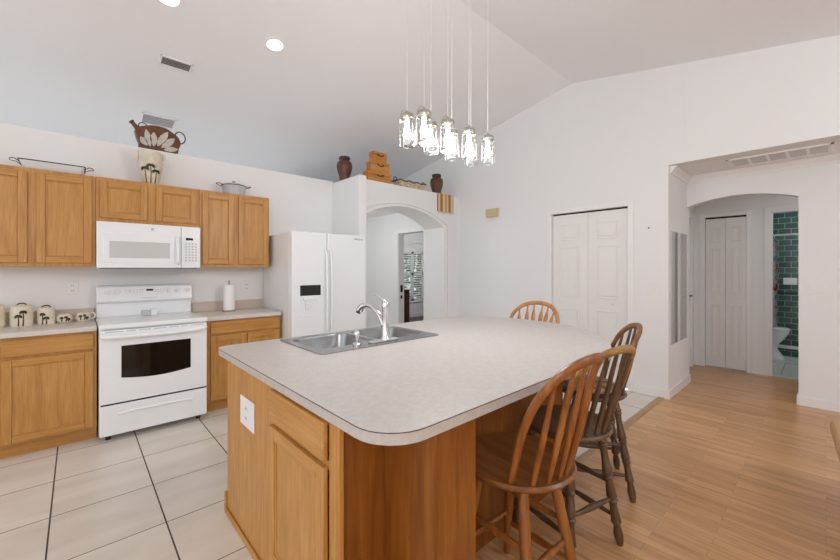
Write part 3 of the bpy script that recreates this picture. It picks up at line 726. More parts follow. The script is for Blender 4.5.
O('corner_stile', ibox(MB(), 0.632, 0.652, 1.080, 1.099, 0, 0.874, 0.004), 'oak_v', IL)
O('base_moulding', ibox(ibox(MB(), 0.618, 0.631, 1.70, 2.32, 0, 0.028, 0.005), 0.620, 0.640, 2.312, 2.33, 0, 0.115, 0.003), 'oak_hy', IL)

outline = []
for k in range(9):
    t = math.radians(180 + 90 * k / 8); outline.append((0.768 + 0.15 * math.cos(t), 0.960 + 0.15 * math.sin(t)))
right = [(1.95, 0.81), (2.16, 0.817), (2.30, 0.85), (2.437, 0.905), (2.62, 1.01), (2.76, 1.11), (2.88, 1.225), (2.97, 1.34), (3.03, 1.46), (3.075, 1.62), (3.088, 1.78), (3.082, 1.98), (3.055, 2.165), (2.99, 2.32), (2.90, 2.41), (2.77, 2.475), (2.6, 2.5)]
outline += [(p.x, p.y) for p in spline([(a, b, 0) for a, b in right], 4)]
for k in range(7):
    t = math.radians(90 + 90 * k / 6); outline.append((0.688 + 0.07 * math.cos(t), 2.43 + 0.07 * math.sin(t)))
hole = rrect(1.005, 1.885, 1.885, 2.425, 0.03, 3)
itop = O('island_countertop', MB().prism([(a, b) for a, b in outline], 'z', 0.8745, 0.914, holes=[hole]), 'counter')
tag(itop, 'large beige laminate island top with a rounded seating end', 'countertop')
bv = itop.modifiers.new('edge', 'BEVEL'); bv.width = 0.004; bv.segments = 2; bv.limit_method = 'ANGLE'; bv.angle_limit = math.radians(50)

O('edge_seam', MB().tube([(a, b, 0.9105) for a, b in outline], 0.0016, 6, closed=True), 'red_wood', itop)

sk = T('kitchen_sink', 'double bowl stainless steel sink set into the island', 'sink', (1.445, 2.155, 0.914))
def bowl_loop(x0, x1, y0, y1, r, z): return [(a, b, z) for a, b in rrect(x0, x1, y0, y1, r, 5)]
B1 = (-0.415, -0.012, -0.175, 0.24); B2 = (0.028, 0.415, -0.175, 0.24)
rim = MB().prism(rrect(-0.465, 0.465, -0.297, 0.297, 0.035, 4), 'z', 0.0004, 0.005, holes=[rrect(*B1, 0.07, 5), rrect(*B2, 0.07, 5)])
O('rim', rim, 'steel', sk)
for B in (B1, B2):
    x0, x1, y0, y1 = B; L = []
    for ins, z, r in ((0, 0.004, .07), (0.004, -0.01, .07), (0.012, -0.13, .07), (0.03, -0.165, .08), (0.06, -0.175, .09)):
        L.append(bowl_loop(x0 + ins, x1 - ins, y0 + ins, y1 - ins, r, z))
    bo = O('bowl', MB().loft(L, cap=(False, True)), 'steel', sk)
    O('drain', MB().lathe([(0, 0.002), (0.03, 0.002), (0.042, 0.006), (0.045, 0.0), (0, -0.002)], ((x0 + x1) / 2, (y0 + y1) / 2, -0.176)), 'chrome', bo)

fc = T('kitchen_faucet', 'chrome single-lever faucet standing behind the sink bowls', 'faucet', (1.475, 1.935, 0.9195))
O('base_plate', MB().prism(rrect(-0.13, 0.10, -0.028, 0.028, 0.027, 5), 'z', 0, 0.010, bev=0.003), 'chrome', fc)
O('body', MB().lathe([(0, 0.01), (0.032, 0.01), (0.03, 0.02), (0.024, 0.03), (0.022, 0.12), (0.023, 0.20), (0.026, 0.215), (0.027, 0.235), (0.022, 0.252), (0, 0.256)], (0, 0, 0)), 'chrome', fc)
sp = spline([(-0.005, 0.01, 0.10), (-0.012, 0.05, 0.16), (-0.02, 0.105, 0.205), (-0.03, 0.16, 0.222), (-0.04, 0.205, 0.212), (-0.046, 0.235, 0.185)], 6)
nn = len(sp)
spo = O('spout', MB().tube(sp, [0.015 + 0.006 * abs(2 * i / (nn - 1) - 1) ** 2 + (0.004 if i > nn - 9 else 0) for i in range(nn)], 14), 'chrome', fc)
O('nozzle', MB().rod(sp[-1], sp[-1] + Vector((-0.004, 0.008, -0.02)), 0.018), 'black', spo)
O('lever', MB().tube(spline([(0, 0.0, 0.245), (-0.005, 0.03, 0.270), (-0.012, 0.075, 0.293), (-0.018, 0.115, 0.300)], 5), [0.014 - 0.006 * i / 15 for i in range(16)], 10), 'chrome', fc)
sd = T('soap_dispenser', 'short chrome side sprayer beside the sink faucet', 'sprayer', (1.262, 1.945, 0.9195))
O('collar', MB().lathe([(0, 0), (0.026, 0), (0.026, 0.008), (0.018, 0.016), (0, 0.018)], (0, 0, 0)), 'chrome', sd)
O('head', MB().lathe([(0, 0.014), (0.013, 0.014), (0.015, 0.04), (0.019, 0.06), (0.019, 0.078), (0.012, 0.09), (0, 0.092)], (0, 0, 0)), 'chrome', sd)
sd.name = 'side_sprayer'

# ------------------------------------------------------------------ bar stools
def turned(n=1.0):
    return [(0, .015), (.05, .019), (.09, .021), (.10, .026), (.115, .021), (.13, .026), (.145, .020), (.2, .017), (.27, .019), (.34, .024), (.38, .026), (.395, .020), (.41, .026), (.425, .020), (.45, .018),
            (.52, .022), (.58, .025), (.60, .019), (.615, .026), (.635, .020), (.68, .018), (.74, .021), (.80, .025), (.815, .018), (.84, .017), (.90, .023), (.95, .021), (1, .014)]
def stool(label, loc, rz, H, bw, bh, lean, style, legs, seat, bow, spin, group='wooden bow-back bar stools', nsp=6, sr=0.205, top=0.115, foot=0.195):
    t = T('bar_stool', label, 'bar stool', loc, rz, group)
    O('seat', MB().lathe([(0, H - 0.036), (sr - 0.05, H - 0.036), (sr - 0.012, H - 0.026), (sr, H - 0.014), (sr, H - 0.008), (sr - 0.008, H), (sr - 0.04, H - 0.002), (sr * 0.6, H - 0.008), (0, H - 0.010)], (0, 0, 0), 40, sx=1.0, sy=1.0), seat, t)
    def lp(sx, sy, z):
        k = 1 - z / (H - 0.03); r = top + (foot - top) * k
        return Vector((sx * r, sy * r, z))
    for sx in (-1, 1):
        for sy in (-1, 1):
            pr = turned() if style == 'turned' else [(0, .017), (.25, .022), (.5, .022), (1, .0155)]
            O('leg', MB().rod(lp(sx, sy, H - 0.03), lp(sx, sy, 0), pr, 16), legs, t)
    def bar(a, b, z, r=0.012):
        O('stretcher', MB().rod(lp(*a, z), lp(*b, z), [(0, r * .7), (.25, r), (.5, r * 1.35), (.75, r), (1, r * .7)], 12), legs, t)
    zs = 0.20 if style == 'turned' else 0.235
    bar((-1, -1), (1, -1), zs + 0.03); bar((-1, 1), (1, 1), zs)
    for s in (-1, 1): bar((s, -1), (s, 1), zs + 0.11); bar((s, -1), (s, 1), zs - 0.06)
    # bow
    f = bw
    half = [(0.80 * f, 0.0), (0.93 * f, 0.22), (1.0 * f, 0.46), (0.955 * f, 0.66), (0.80 * f, 0.83), (0.50 * f, 0.955), (0.0, 1.0)]
    ctrl = [(x, z) for x, z in half] + [(-x, z) for x, z in reversed(half[:-1])]
    def on(x, z): return Vector((x, -0.095 - lean * z - 0.06 * z * (1 - (x / f) ** 2), H - 0.012 + z * bh))
    bowp = spline([on(x, z) for x, z in ctrl], 6)
    nrm = Vector((0, bh, lean)).normalized()
    nb = len(bowp)
    O('bow', MB().tube(bowp, [0.0175 + 0.003 * math.sin(PI * i / (nb - 1)) for i in range(nb)], 12, flat=(nrm, 0.72)), bow, t)
    for i in range(nsp):
        u = (i + 0.5) / nsp * 2 - 1
        xs = u * 0.155; ys = -math.sqrt(max(0.0, (sr - 0.03) ** 2 - xs * xs))
        xt = u * bw * 0.86
        best = max((p for p in bowp if p.z > H + 0.1), key=lambda p: -abs(p.x - xt))
        a = Vector((xs, ys, H - 0.015)); b = Vector(best)
        if style == 'arrow':
            sb = MB(); d = b - a
            pth = [a + d * q for q in (0, .2, .45, .6, .72, .86, 1)]
            sb.tube(pth, [.007, .008, .012, .022, .023, .010, .007], 10, flat=((0, 1, 0.2), 0.4))
        else: sb = MB().rod(a, b, [(0, .008), (.2, .0105), (.45, .0125), (.75, .0095), (1, .007)], 10)
        O('spindle', sb, spin, t)
    return t
stool('orange stained bar stool with plain round legs at the island corner', (1.358, 0.880, 0), math.radians(-2), 0.60, 0.212, 0.478, 0.165, 'plain', 'stool_orange', 'stool_orange_seat', 'stool_orange', 'stool_orange', sr=0.235, top=0.10, foot=0.185)
stool('dark brown bar stool with turned legs and a tan bow', (1.878, 0.918, 0), math.radians(-14), 0.60, 0.195, 0.438, 0.16, 'turned', 'stool_dark', 'stool_dark_seat', 'stool_tan', 'stool_dark', sr=0.22, foot=0.18)
stool('dark brown bar stool with a printed cushion at the rounded end', (2.500, 1.045, 0), math.radians(32), 0.60, 0.210, 0.432, 0.12, 'turned', 'stool_dark', 'stool_dark_seat', 'stool_mid', 'stool_dark')
stool('golden oak chair with arrow spindles behind the island, facing the pantry end', (3.11, 1.95, 0), math.radians(90), 0.60, 0.265, 0.458, 0.15, 'arrow', 'stool_light', 'stool_light', 'stool_light', 'stool_light')
cu = T('seat_cushion', 'tan printed cushion on the dark stool seat', 'cushion', (2.49, 1.06, 0.602), math.radians(32))
O('pad', MB().lathe([(0, 0), (0.13, 0.0), (0.162, 0.012), (0.168, 0.025), (0.155, 0.042), (0.10, 0.052), (0, 0.048)], (0, 0, 0), 32), 'cushion', cu)

# ------------------------------------------------------------------ hanging light
pl = T('pendant_light', 'cluster of eight glass jar pendants hanging over the island', 'pendant light', (1.78, 1.65, 0))
def jar(x, y, zb):
    x -= 1.78; y -= 1.65; h = 0.165
    ce = cz(y + 1.65) - 0.02
    O('cord', MB().tube([(x, y, zb + h + 0.04), (x, y, ce)], 0.0022, 6), 'glass_cord', pl)
    j = O('jar', MB().lathe([(0, zb), (0.043, zb), (0.048, zb + 0.005), (0.049, zb + 0.012), (0.049, zb + h - 0.016), (0.047, zb + h - 0.008), (0.040, zb + h - 0.002), (0.038, zb + h)], (x, y, 0), 28), 'glass', pl)
    l = O('lid', MB().lathe([(0.0395, zb + h - 0.002), (0.041, zb + h), (0.041, zb + h + 0.024), (0.037, zb + h + 0.029), (0.012, zb + h + 0.031), (0.009, zb + h + 0.045), (0, zb + h + 0.046)], (x, y, 0), 24), 'nickel', pl)
    ring = [(x - 0.04 + 0.003 * math.cos(a), y + 0.0, zb + h + 0.012) for a in (0,)]
    O('bail', MB().tube(spline([(x - 0.038, y, zb + h - 0.008), (x - 0.048, y, zb + h + 0.02), (x - 0.03, y - 0.01, zb + h + 0.048), (x + 0.01, y - 0.012, zb + h + 0.036), (x + 0.036, y - 0.005, zb + h + 0.03)], 4), 0.002, 6), 'nickel', l)
    O('bulb', MB().lathe([(0, zb + 0.045), (0.014, zb + 0.05), (0.022, zb + 0.066), (0.023, zb + 0.08), (0.018, zb + 0.10), (0.012, zb + 0.12), (0.012, zb + 0.158), (0, zb + 0.16)], (x, y, 0), 16), 'bulb', pl)
M['glass_cord'] = plain('clear_cord', rgb(226, 226, 226), 0.3, var=0.02)
for i in range(4):
    jar(1.503 + i * 0.204, 1.60, 2.118)
    jar(1.457 + i * 0.198, 1.70, 2.118)
O('canopy', MB().box(-0.42, 0.42, -0.09, 0.09, cz(1.65) - 0.045, cz(1.65) - 0.012, 0.006), 'nickel', pl)
cl = lamp('pendant_glow', 'POINT', (1.78, 1.65, 2.03), 30, (1, 0.98, 0.96), 0.25); cl.parent = None

# ------------------------------------------------------------------ ceiling fittings
slope = math.atan(SL)
def ceil_thing(name, label, cat, x, y, group=None):
    t = T(name, label, cat, (x, y, cz(y)), 0, group)
    t.rotation_euler = (-slope if y > RY else slope, 0, 0); return t
for x, y, lb in ((1.37, 3.505, 'recessed ceiling light between the ceiling vent and the jar pendants'), (0.525, 3.47, 'recessed ceiling light over the stove run, nearer the picture edge')):
    t = ceil_thing('recessed_light', lb, 'ceiling light', x, y, 'recessed ceiling lights')
    O('trim_ring', MB().lathe([(0.070, -0.002), (0.095, -0.006), (0.10, -0.002), (0.10, 0.004), (0.070, 0.004)], (0, 0, 0), 32), 'trim', t)
    O('lens', MB().lathe([(0, -0.001), (0.070, -0.001), (0.070, 0.004), (0, 0.004)], (0, 0, 0), 28), 'lens', t)
def vent(name, label, x, y, w, d, n, back='vent_grey'):
    t = ceil_thing(name, label, 'vent', x, y, 'ceiling air vents')
    O('frame', MB().box(-w / 2, w / 2, -d / 2, -d / 2 + 0.02, -0.012, 0.0, 0.003).box(-w / 2, w / 2, d / 2 - 0.02, d / 2, -0.012, 0.0, 0.003).box(-w / 2, -w / 2 + 0.02, -d / 2, d / 2, -0.012, 0, 0.003).box(w / 2 - 0.02, w / 2, -d / 2, d / 2, -0.012, 0, 0.003), 'trim', t)
    O('backing', MB().box(-w / 2 + .02, w / 2 - .02, -d / 2 + .02, d / 2 - .02, -0.003, -0.001), back, t)
    for i in range(n):
        yy = -d / 2 + 0.03 + (d - 0.06) * i / (n - 1)
        O('slat', MB().prism([(yy + 0.008, -0.003), (yy + 0.010, -0.003), (yy - 0.004, -0.014), (yy - 0.006, -0.014)], 'x', -w / 2 + .02, w / 2 - .02), 'trim', t)
vent('ceiling_vent', 'slatted white air vent in the kitchen ceiling', 0.70, 4.22, 0.27, 0.15, 5)
vent('ceiling_vent', 'slatted white air vent beyond the kitchen wall above the brown jug', 0.71, 5.35, 0.34, 0.24, 6, 'appliance_grey')
rv = T('return_vent', 'long white return air grille in the alcove ceiling', 'vent', (5.03, 0.32, 2.49))
O('frame', MB().box(-0.18, 0.18, -0.37, -0.345, -0.012, 0, 0.002).box(-0.18, 0.18, 0.345, 0.37, -0.012, 0, 0.002).box(-0.18, -0.155, -0.37, 0.37, -0.012, 0, 0.002).box(0.155, 0.18, -0.37, 0.37, -0.012, 0, 0.002), 'trim', rv)
O('backing', MB().box(-0.16, 0.16, -0.35, 0.35, -0.005, -0.001), 'trim', rv)
for i in range(5):
    a = -0.345 + i * 0.138
    O('filter_panel', MB().box(-0.15, 0.15, a + 0.012, a + 0.126, -0.008, -0.004, 0.002), 'appliance_grey', rv)

# ------------------------------------------------------------------ wall plates and small fixtures
def plate(name, label, cat, loc, rz, w, h, kind):
    t = T(name, label, cat, loc, rz)
    O('cover', MB().box(-w / 2, w / 2, -0.007, 0, -h / 2, h / 2, 0.003), 'plate', t)
    if kind == 'outlet':
        for s in (-1, 1): O('socket', MB().prism(rrect(-0.017, 0.017, s * 0.024 - 0.014, s * 0.024 + 0.014, 0.008, 3), 'y', -0.010, -0.006).box(-0.008, -0.005, -0.0104, -0.009, s * .024 - .006, s * .024 + .006, 0, 1).box(0.005, 0.008, -0.0104, -0.009, s * .024 - .006, s * .024 + .006, 0, 1), ['plate', 'dark_gap'], t)
    else:
        n = kind
        for i in range(n): O('rocker', MB().box((i - (n - 1) / 2) * 0.046 - 0.017, (i - (n - 1) / 2) * 0.046 + 0.017, -0.011, -0.006, -0.034, 0.034, 0.003), 'plate', t)
    return t
plate('wall_outlet', 'white outlet above the canisters beside the stove', 'outlet', (-0.028, YW, 1.213), 0, 0.075, 0.12, 'outlet')
plate('wall_outlet', 'white outlet beside the paper towel roll', 'outlet', (1.462, YW, 1.18), 0, 0.075, 0.12, 'outlet')
plate('wall_outlet', 'low white outlet on the wall behind the arch', 'outlet', (X2, 6.55, 0.32), -PI / 2, 0.075, 0.12, 'outlet')
plate('light_switch', 'white light switch plate between pantry doors and alcove', 'light switch', (X2, 1.293, 1.188), -PI / 2, 0.085, 0.125, 1)
plate('light_switch', 'double light switch plate beside the low arch', 'light switch', (5.42, 0.072, 1.203), -PI / 2, 0.13, 0.125, 2)
ip = plate('wall_outlet', 'white outlet plate on the oak end of the island', 'outlet', (0.632, 1.964, 0.662), -PI / 2, 0.20, 0.145, 'outlet')
cb = T('door_chime', 'small aged ivory chime box high on the wall', 'door chime', (X2, 3.404, 2.23), -PI / 2)
O('cover', MB().box(-0.105, 0.105, -0.05, 0, -0.062, 0.062, 0.006), 'beige_plastic', cb)
O('grille', MB().box(-0.09, 0.09, -0.053, -0.049, -0.045, 0.0, 0.002), 'beige_plastic', cb)
tag(O('wall_hook', MB().rod((0, 0, 0), (0, -0.02, 0), 0.007, 8), 'black', None, (X2, 1.317, 1.836), -PI / 2), 'tiny dark hook on the wall above the light switch', 'hook')
for x0, lb in ((4.71, 'narrow frameless wall mirror at the alcove entrance'), (5.075, 'narrow frameless wall mirror next to the hall arch')):
    t = T('wall_mirror', lb, 'mirror', (x0, 1.135, 0.567), 0, 'pair of narrow alcove mirrors')
    O('edge', MB().box(0, 0.275, -0.010, 0, 0, 1.23, 0.002), 'appliance_grey', t)
    O('glass', MB().box(0.006, 0.269, -0.0125, -0.009, 0.006, 1.224, 0.001), 'mirror', t)

# ------------------------------------------------------------------ things on the counters and cabinets
def palm(mb, rad, ang, z0, z1, size, mt, ml, sy=1.0):
    """a raised palm tree motif on a round pot; rad(z) is the pot radius"""
    def pt(a, z, e=0.0015):
        r = rad(z) + e; return Vector((r * math.cos(a), r * math.sin(a) * sy, z))
    r0 = rad((z0 + z1) / 2)
    mb.tube([pt(ang + 0.06 * math.sin(PI * i / 6) * 0.5, z0 + (z1 - z0) * i / 6, 0.0005) for i in range(7)], [0.0050 - 0.0016 * i / 6 for i in range(7)], 6, mat=mt)
    for k in range(9):
        th = math.radians(-35 + k * 250 / 8)
        pts = []
        for i in range(5):
            q = i / 4; dx = size * q * math.cos(th); dz = size * q * math.sin(th) * 0.75 - size * 0.42 * q * q
            pts.append(pt(ang + dx / r0, z1 + dz, 0.0008))
        mb.tube(pts, [0.002, 0.0062, 0.0066, 0.005, 0.001], 6, mat=ml)
def canister(label, x, y, r, h, palms):
    t = T('canister', label, 'canister', (x, y, CT), group='palm tree canisters')
    face = math.atan2(-y, -x)
    pr = [(0, 0), (r * .93, 0), (r * .97, h * .05), (r, h * .12), (r * .985, h * .30), (r * 1.0, h * .5), (r * .975, h * .62), (r, h * .74), (r * .985, h * .9), (r * .93, h)]
    def rad(z):
        for (a, p), (b, q) in zip(pr[1:], pr[2:]):
            if p <= z <= q: return a + (b - a) * (z - p) / max(1e-6, q - p)
        return r
    mb = MB().lathe(pr + [(0, h)], (0, 0, 0), 36)
    for da, zt, s in palms: palm(mb, rad, face + da, h * .04, h * zt, r * 0.36, 1, 2)
    O('body', mb, ['cream', 'palm_trunk', 'palm'], t)
    ld = O('lid', MB().lathe([(0, h), (r * .96, h), (r * .97, h + .008), (r * .8, h + .018), (0, h + .022)], (0, 0, 0), 36), 'cream', t)
    dx, dy = -math.sin(face), math.cos(face)
    O('grip', MB().tube(spline([(dx * s * 1.0, dy * s * 1.0, h + q) for s, q in ((-.028, .014), (-.02, .028), (0, .034), (.02, .028), (.028, .014))], 3), 0.005, 8), 'palm_trunk', ld)
canister('large cream canister with two palm trees beside the counter edge', -0.331, 4.42, 0.068, 0.150, [(-0.28, .58, 1), (0.12, .80, 1)])
canister('small cream canister with two palm trees next to the round cups', -0.190, 4.43, 0.055, 0.122, [(-0.42, .74, 1), (0.0, .48, 1)])
canister('largest cream canister cut by the picture edge', -0.500, 4.43, 0.082, 0.165, [(-0.3, .58, 1), (0.15, .78, 1)])
def cup(label, x, y, r, h, handle):
    t = T('palm_cup', label, 'cup', (x, y, CT), group='palm tree cups')
    face = math.atan2(-y, -x)
    pr = [(0, 0), (r * .62, 0), (r * .86, h * .14), (r, h * .42), (r * .97, h * .66), (r * .82, h * .9), (r * .78, h), (r * .74, h), (r * .78, h * .88), (r * .9, h * .6), (r * .6, h * .12), (0, h * .1)]
    def rad(z):
        for (a, p), (b, q) in zip(pr[1:6], pr[2:7]):
            if p <= z <= q: return a + (b - a) * (z - p) / max(1e-6, q - p)
        return r * .8
    mb = MB().lathe(pr, (0, 0, 0), 32)
    for da, zt in ((-0.35, .68), (0.18, .74), (0.5, .5)): palm(mb, rad, face + da, h * .25, h * zt, r * 0.24, 1, 2)
    O('bowl', mb, ['cream', 'palm_trunk', 'palm'], t)
    if handle:
        a = face + 1.55; cx, cy = math.cos(a), math.sin(a)
        O('handle', MB().tube(spline([(cx * r * q, cy * r * q, h * z) for q, z in ((.8, .85), (1.3, .92), (1.55, .62), (1.3, .3), (.92, .25))], 4), 0.007, 8), 'cream', t)
    else:
        O('lid', MB().lathe([(0, h * .97), (r * .8, h * .97), (r * .8, h * 1.03), (r * .3, h * 1.1), (0, h * 1.11)], (0, 0, 0), 28), 'cream', t)
cup('round cream sugar bowl with palm trees and a flat lid', -0.079, 4.44, 0.054, 0.070, False)
cup('cream mug with palm trees and a loop handle beside the stove', 0.040, 4.44, 0.052, 0.078, True)

pt_ = T('paper_towel_holder', 'white paper towel roll on an upright holder beside the outlet', 'paper towel holder', (1.225, 4.42, CT))
O('base', MB().lathe([(0, 0), (0.065, 0), (0.066, 0.008), (0.05, 0.012), (0, 0.013)], (0, 0, 0)), 'nickel', pt_)
O('roll', MB().lathe([(0.015, 0.014), (0.056, 0.014), (0.057, 0.02), (0.057, 0.285), (0.055, 0.29), (0.015, 0.29)], (0, 0, 0), 32), 'paper', pt_)
O('post', MB().lathe([(0, 0.013), (0.006, 0.013), (0.006, 0.31), (0.011, 0.32), (0.011, 0.33), (0, 0.338)], (0, 0, 0), 14), 'nickel', pt_)

tr = T('serving_tray', 'shallow white enamel tray with dark wire handles on the cabinet top', 'tray', (-0.145, 4.42, UF + 0.001))
def trl(hx, hy, z): return [(a, b, z) for a, b in rrect(-hx, hx, -hy, hy, 0.02, 4)]
O('body', MB().loft([trl(.165, .11, 0.004), trl(.17, .115, 0.0), trl(.195, .145, 0.064), trl(.19, .14, 0.064), trl(.165, .11, 0.006)], cap=(True, True)), 'tray_white', tr)
O('rim', MB().tube(trl(.197, .145, 0.066), 0.0042, 8, closed=True), 'black', tr)
for s in (-1, 1): O('handle', MB().tube(spline([(s * .197, -.06, .06), (s * .225, -.065, .08), (s * .25, -.035, .078), (s * .25, .035, .078), (s * .225, .065, .08), (s * .197, .06, .06)], 4), 0.0032, 6), 'black', tr)
ca = T('casserole_pot', 'grey enamel casserole with wire handles and a glass lid on the cabinet top', 'pot', (1.275, 4.42, UF + 0.001))
O('body', MB().lathe([(0, 0), (.095, 0), (.104, .006), (.122, .1), (.128, .108), (.120, .108), (.098, .008), (0, .006)], (0, 0, 0), 36), 'enamel_grey', ca)
O('rim', MB().tube([(.125 * math.cos(2 * PI * i / 32), .125 * math.sin(2 * PI * i / 32), .108) for i in range(32)], 0.0045, 8, closed=True), 'black', ca)
for s in (-1, 1): O('handle', MB().tube(spline([(s * .12, -.04, .10), (s * .15, -.045, .115), (s * .172, -.02, .118), (s * .172, .02, .118), (s * .15, .045, .115), (s * .12, .04, .10)], 4), 0.004, 6), 'black', ca)
li = O('lid', MB().lathe([(.124, .110), (.118, .118), (.07, .135), (.015, .142), (0, .142)], (0, 0, 0), 32), 'enamel_grey', ca)
O('knob', MB().lathe([(0, .141), (.01, .141), (.009, .15), (.018, .157), (.016, .166), (0, .168)], (0, 0, 0), 16), 'nickel', li)

pv = T('palm_vase', 'cream square-shouldered vase with three palm trees on the cabinet top', 'vase', (0.525, 4.42, UF + 0.001)); pv.scale = (1, 1, 0.93)
face = math.atan2(-4.42, -0.525)
vpr = [(0, 0), (.060, 0), (.064, .006), (.078, .08), (.094, .17), (.102, .24), (.100, .29), (.104, .325), (.098, .345), (.088, .345), (.09, .30), (.08, .2), (0, .05)]
def vrad(z):
    for (a, p), (b, q) in zip(vpr[1:8], vpr[2:9]):
        if p <= z <= q: return a + (b - a) * (z - p) / max(1e-6, q - p)
    return .09
mb = MB().lathe(vpr, (0, 0, 0), 36)
for da, z0, z1 in ((-0.52, .01, .165), (0.0, .01, .195), (0.50, .01, .145)): palm(mb, vrad, face + da, z0, z1, .036, 1, 2)
O('body', mb, ['cream_pale', 'palm_trunk', 'palm'], pv)
for s in (-1, 1):
    a = face + s * 1.25; c, q = math.cos(a), math.sin(a)
    O('handle', MB().tube(spline([(c * k, q * k, z) for k, z in ((.096, .33), (.110, .322), (.112, .28), (.104, .245), (.092, .235))], 4), 0.012, 8), 'cream_pale', pv)

jg = T('decorative_jug', 'flat brown metal watering jug with white leaves on top of the wall', 'jug', (0.62, 4.68, 2.592))
body = [(-.136, .0), (.140, .0), (.172, .055), (.192, .128), (.165, .19), (.12, .222), (.067, .252), (.0, .262), (-.06, .256), (-.12, .236), (-.172, .212), (-.196, .185), (-.187, .13), (-.165, .06)]
bp_ = spline([(x, 0, z) for x, z in body], 3, True)
O('body', MB().prism([(p.x, max(0, p.z)) for p in bp_], 'y', -0.05, 0.05, bev=0.012), 'bronze', jg)
O('spout', MB().rod((-.165, 0, .195), (-.225, 0, .268), [(0, .026), (.7, .019), (.85, .018), (.86, .024), (1, .024)], 14), 'bronze', jg)
O('handle', MB().tube([(.192 + .048 * math.cos(a), 0, .195 + .062 * math.sin(a)) for a in [2 * PI * i / 24 for i in range(24)]], 0.006, 8, closed=True), 'black', jg)
O('ring', MB().tube([(-.128 + .036 * math.cos(a), 0, .243 + .03 * math.sin(a)) for a in [2 * PI * i / 20 for i in range(20)]], 0.0045, 8, closed=True), 'black', jg)
lv = MB()
for x0, z0, x1, z1, w in ((-.10, .035, -.155, .115, .026), (-.075, .03, -.11, .20, .026), (-.045, .04, -.045, .185, .028), (-.015, .05, .075, .215, .030), (.02, .04, .135, .16, .030), (.04, .025, .165, .055, .024)):
    d = Vector((x1 - x0, z1 - z0)); nrm = Vector((-d.y, d.x)).normalized()
    pts = []
    for k in range(13):
        q = k / 12; pts.append(Vector((x0, z0)) + d * q + nrm * w * math.sin(PI * q) ** 0.8 * (1 + .12 * (k % 2)))
    for k in range(11, 0, -1):
        q = k / 12; pts.append(Vector((x0, z0)) + d * q - nrm * w * math.sin(PI * q) ** 0.8 * (1 + .12 * (k % 2)))
    lv.prism([(p.x, p.y) for p in pts], 'y', -0.058, -0.048)
O('leaf_relief', lv, 'leaf_white', jg)

# things on the plant shelf
def brown_vase(label, x, y, s):
    t = T('brown_vase', label, 'vase', (x, y, TOP), 0.3, 'brown vases on the plant shelf')
    pr = [(0, 0), (.062, 0), (.066, .008), (.074, .07), (.100, .15), (.108, .20), (.100, .25), (.072, .28), (.064, .288)]
    O('body', MB().lathe([(r * s, z * s) for r, z in pr] + [(0, .288 * s)], (0, 0, 0), 14, smooth=False), 'vase_brown', t)
    O('collar', MB().lathe([(r * s, z * s) for r, z in ((.062, .284), (.072, .294), (.078, .312), (.076, .332), (.062, .334), (.055, .30), (0, .295))], (0, 0, 0), 8, smooth=False), 'vase_dark', t)
brown_vase('brown faceted vase on the wall end above the refrigerator', 2.672, 4.42, 0.98)
brown_vase('brown faceted vase above the striped cloth', 4.28, 4.26, 1.0)
def wbox(label, x0, x1, y0, y1, z, h):
    t = T('wooden_box', label, 'box', ((x0 + x1) / 2, (y0 + y1) / 2, z), 0, 'stack of wooden boxes')
    a, b = (x1 - x0) / 2, (y1 - y0) / 2
    O('body', MB().box(-a + .004, a - .004, -b + .004, b - .004, 0, h * .72, 0.003), 'box_wood', t)
    O('lid', MB().box(-a, a, -b, b, h * .74, h - 0.001, 0.005), 'box_wood', t)
    O('handle', MB().tube(spline([(-.045, -b, h * .70), (-.042, -b - .012, h * .62), (-.02, -b - .016, h * .54), (.02, -b - .016, h * .54), (.042, -b - .012, h * .62), (.045, -b, h * .70)], 4), 0.0055, 8).box(-.055, -.035, -b - .006, -b + .003, h * .64, h * .76, .002).box(.035, .055, -b - .006, -b + .003, h * .64, h * .76, .002), 'black', t)
wbox('largest honey wood box, bottom of the stack on the plant shelf', 2.86, 3.255, 4.13, 4.27, TOP, 0.135)
wbox('middle honey wood box of the stack on the plant shelf', 2.91, 3.225, 4.135, 4.262, TOP + 0.136, 0.145)
wbox('small honey wood box on top of the stack', 2.95, 3.185, 4.14, 4.255, TOP + 0.282, 0.135)
bk = T('wicker_basket', 'long straw basket with a dark scalloped rim and ring handles', 'basket', (3.67, 4.23, TOP))
def bl(hx, hy, z): return [(a, b, z) for a, b in rrect(-hx, hx, -hy, hy, 0.03, 4)]
O('body', MB().loft([bl(.215, .065, 0.004), bl(.22, .07, 0), bl(.265, .09, .095), bl(.258, .083, .095), bl(.21, .06, .006)]), 'wicker', bk)
O('rim', MB().tube([(x, y, .098 + .010 * math.sin(x * 38)) for x, y in [(p[0], p[1]) for p in bl(.265, .09, 0)] ] if False else [(0.265 * (1 - abs(2 * i / 24 - 1) * 2 + 0) if False else -0.265 + 0.53 * i / 24, -0.088, .096 + .007 * math.sin(i * 0.9)) for i in range(25)] + [(0.265 - 0.53 * i / 24, 0.088, .096 + .007 * math.sin(i * 0.9)) for i in range(25)], 0.010, 8, closed=True), 'vase_brown', bk)
for s in (-1, 1): O('handle', MB().tube([(s * .275, .032 * math.cos(a), .115 + .032 * math.sin(a)) for a in [2 * PI * i / 18 for i in range(18)]], 0.006, 8, closed=True), 'black', bk)
rn = T('table_runner', 'striped tan cloth hanging over the plant shelf edge', 'cloth', (4.150, 4.12, TOP))
O('cloth', MB().prism([(0.05, 0.001), (0.05, 0.005), (-0.004, 0.006), (-0.010, 0.0), (-0.012, -0.28), (-0.007, -0.28), (-0.004, -0.002)], 'x', 0, 0.37), 'runner', rn)
fg = MB()
for i in range(24): fg.rod((0.01 + i * 0.0152, -0.0095, -0.278), (0.01 + i * 0.0152, -0.0095, -0.305 - (0.015 if i % 8 in (1, 2) else 0)), 0.003, 6)
O('fringe', fg, 'fringe', rn)

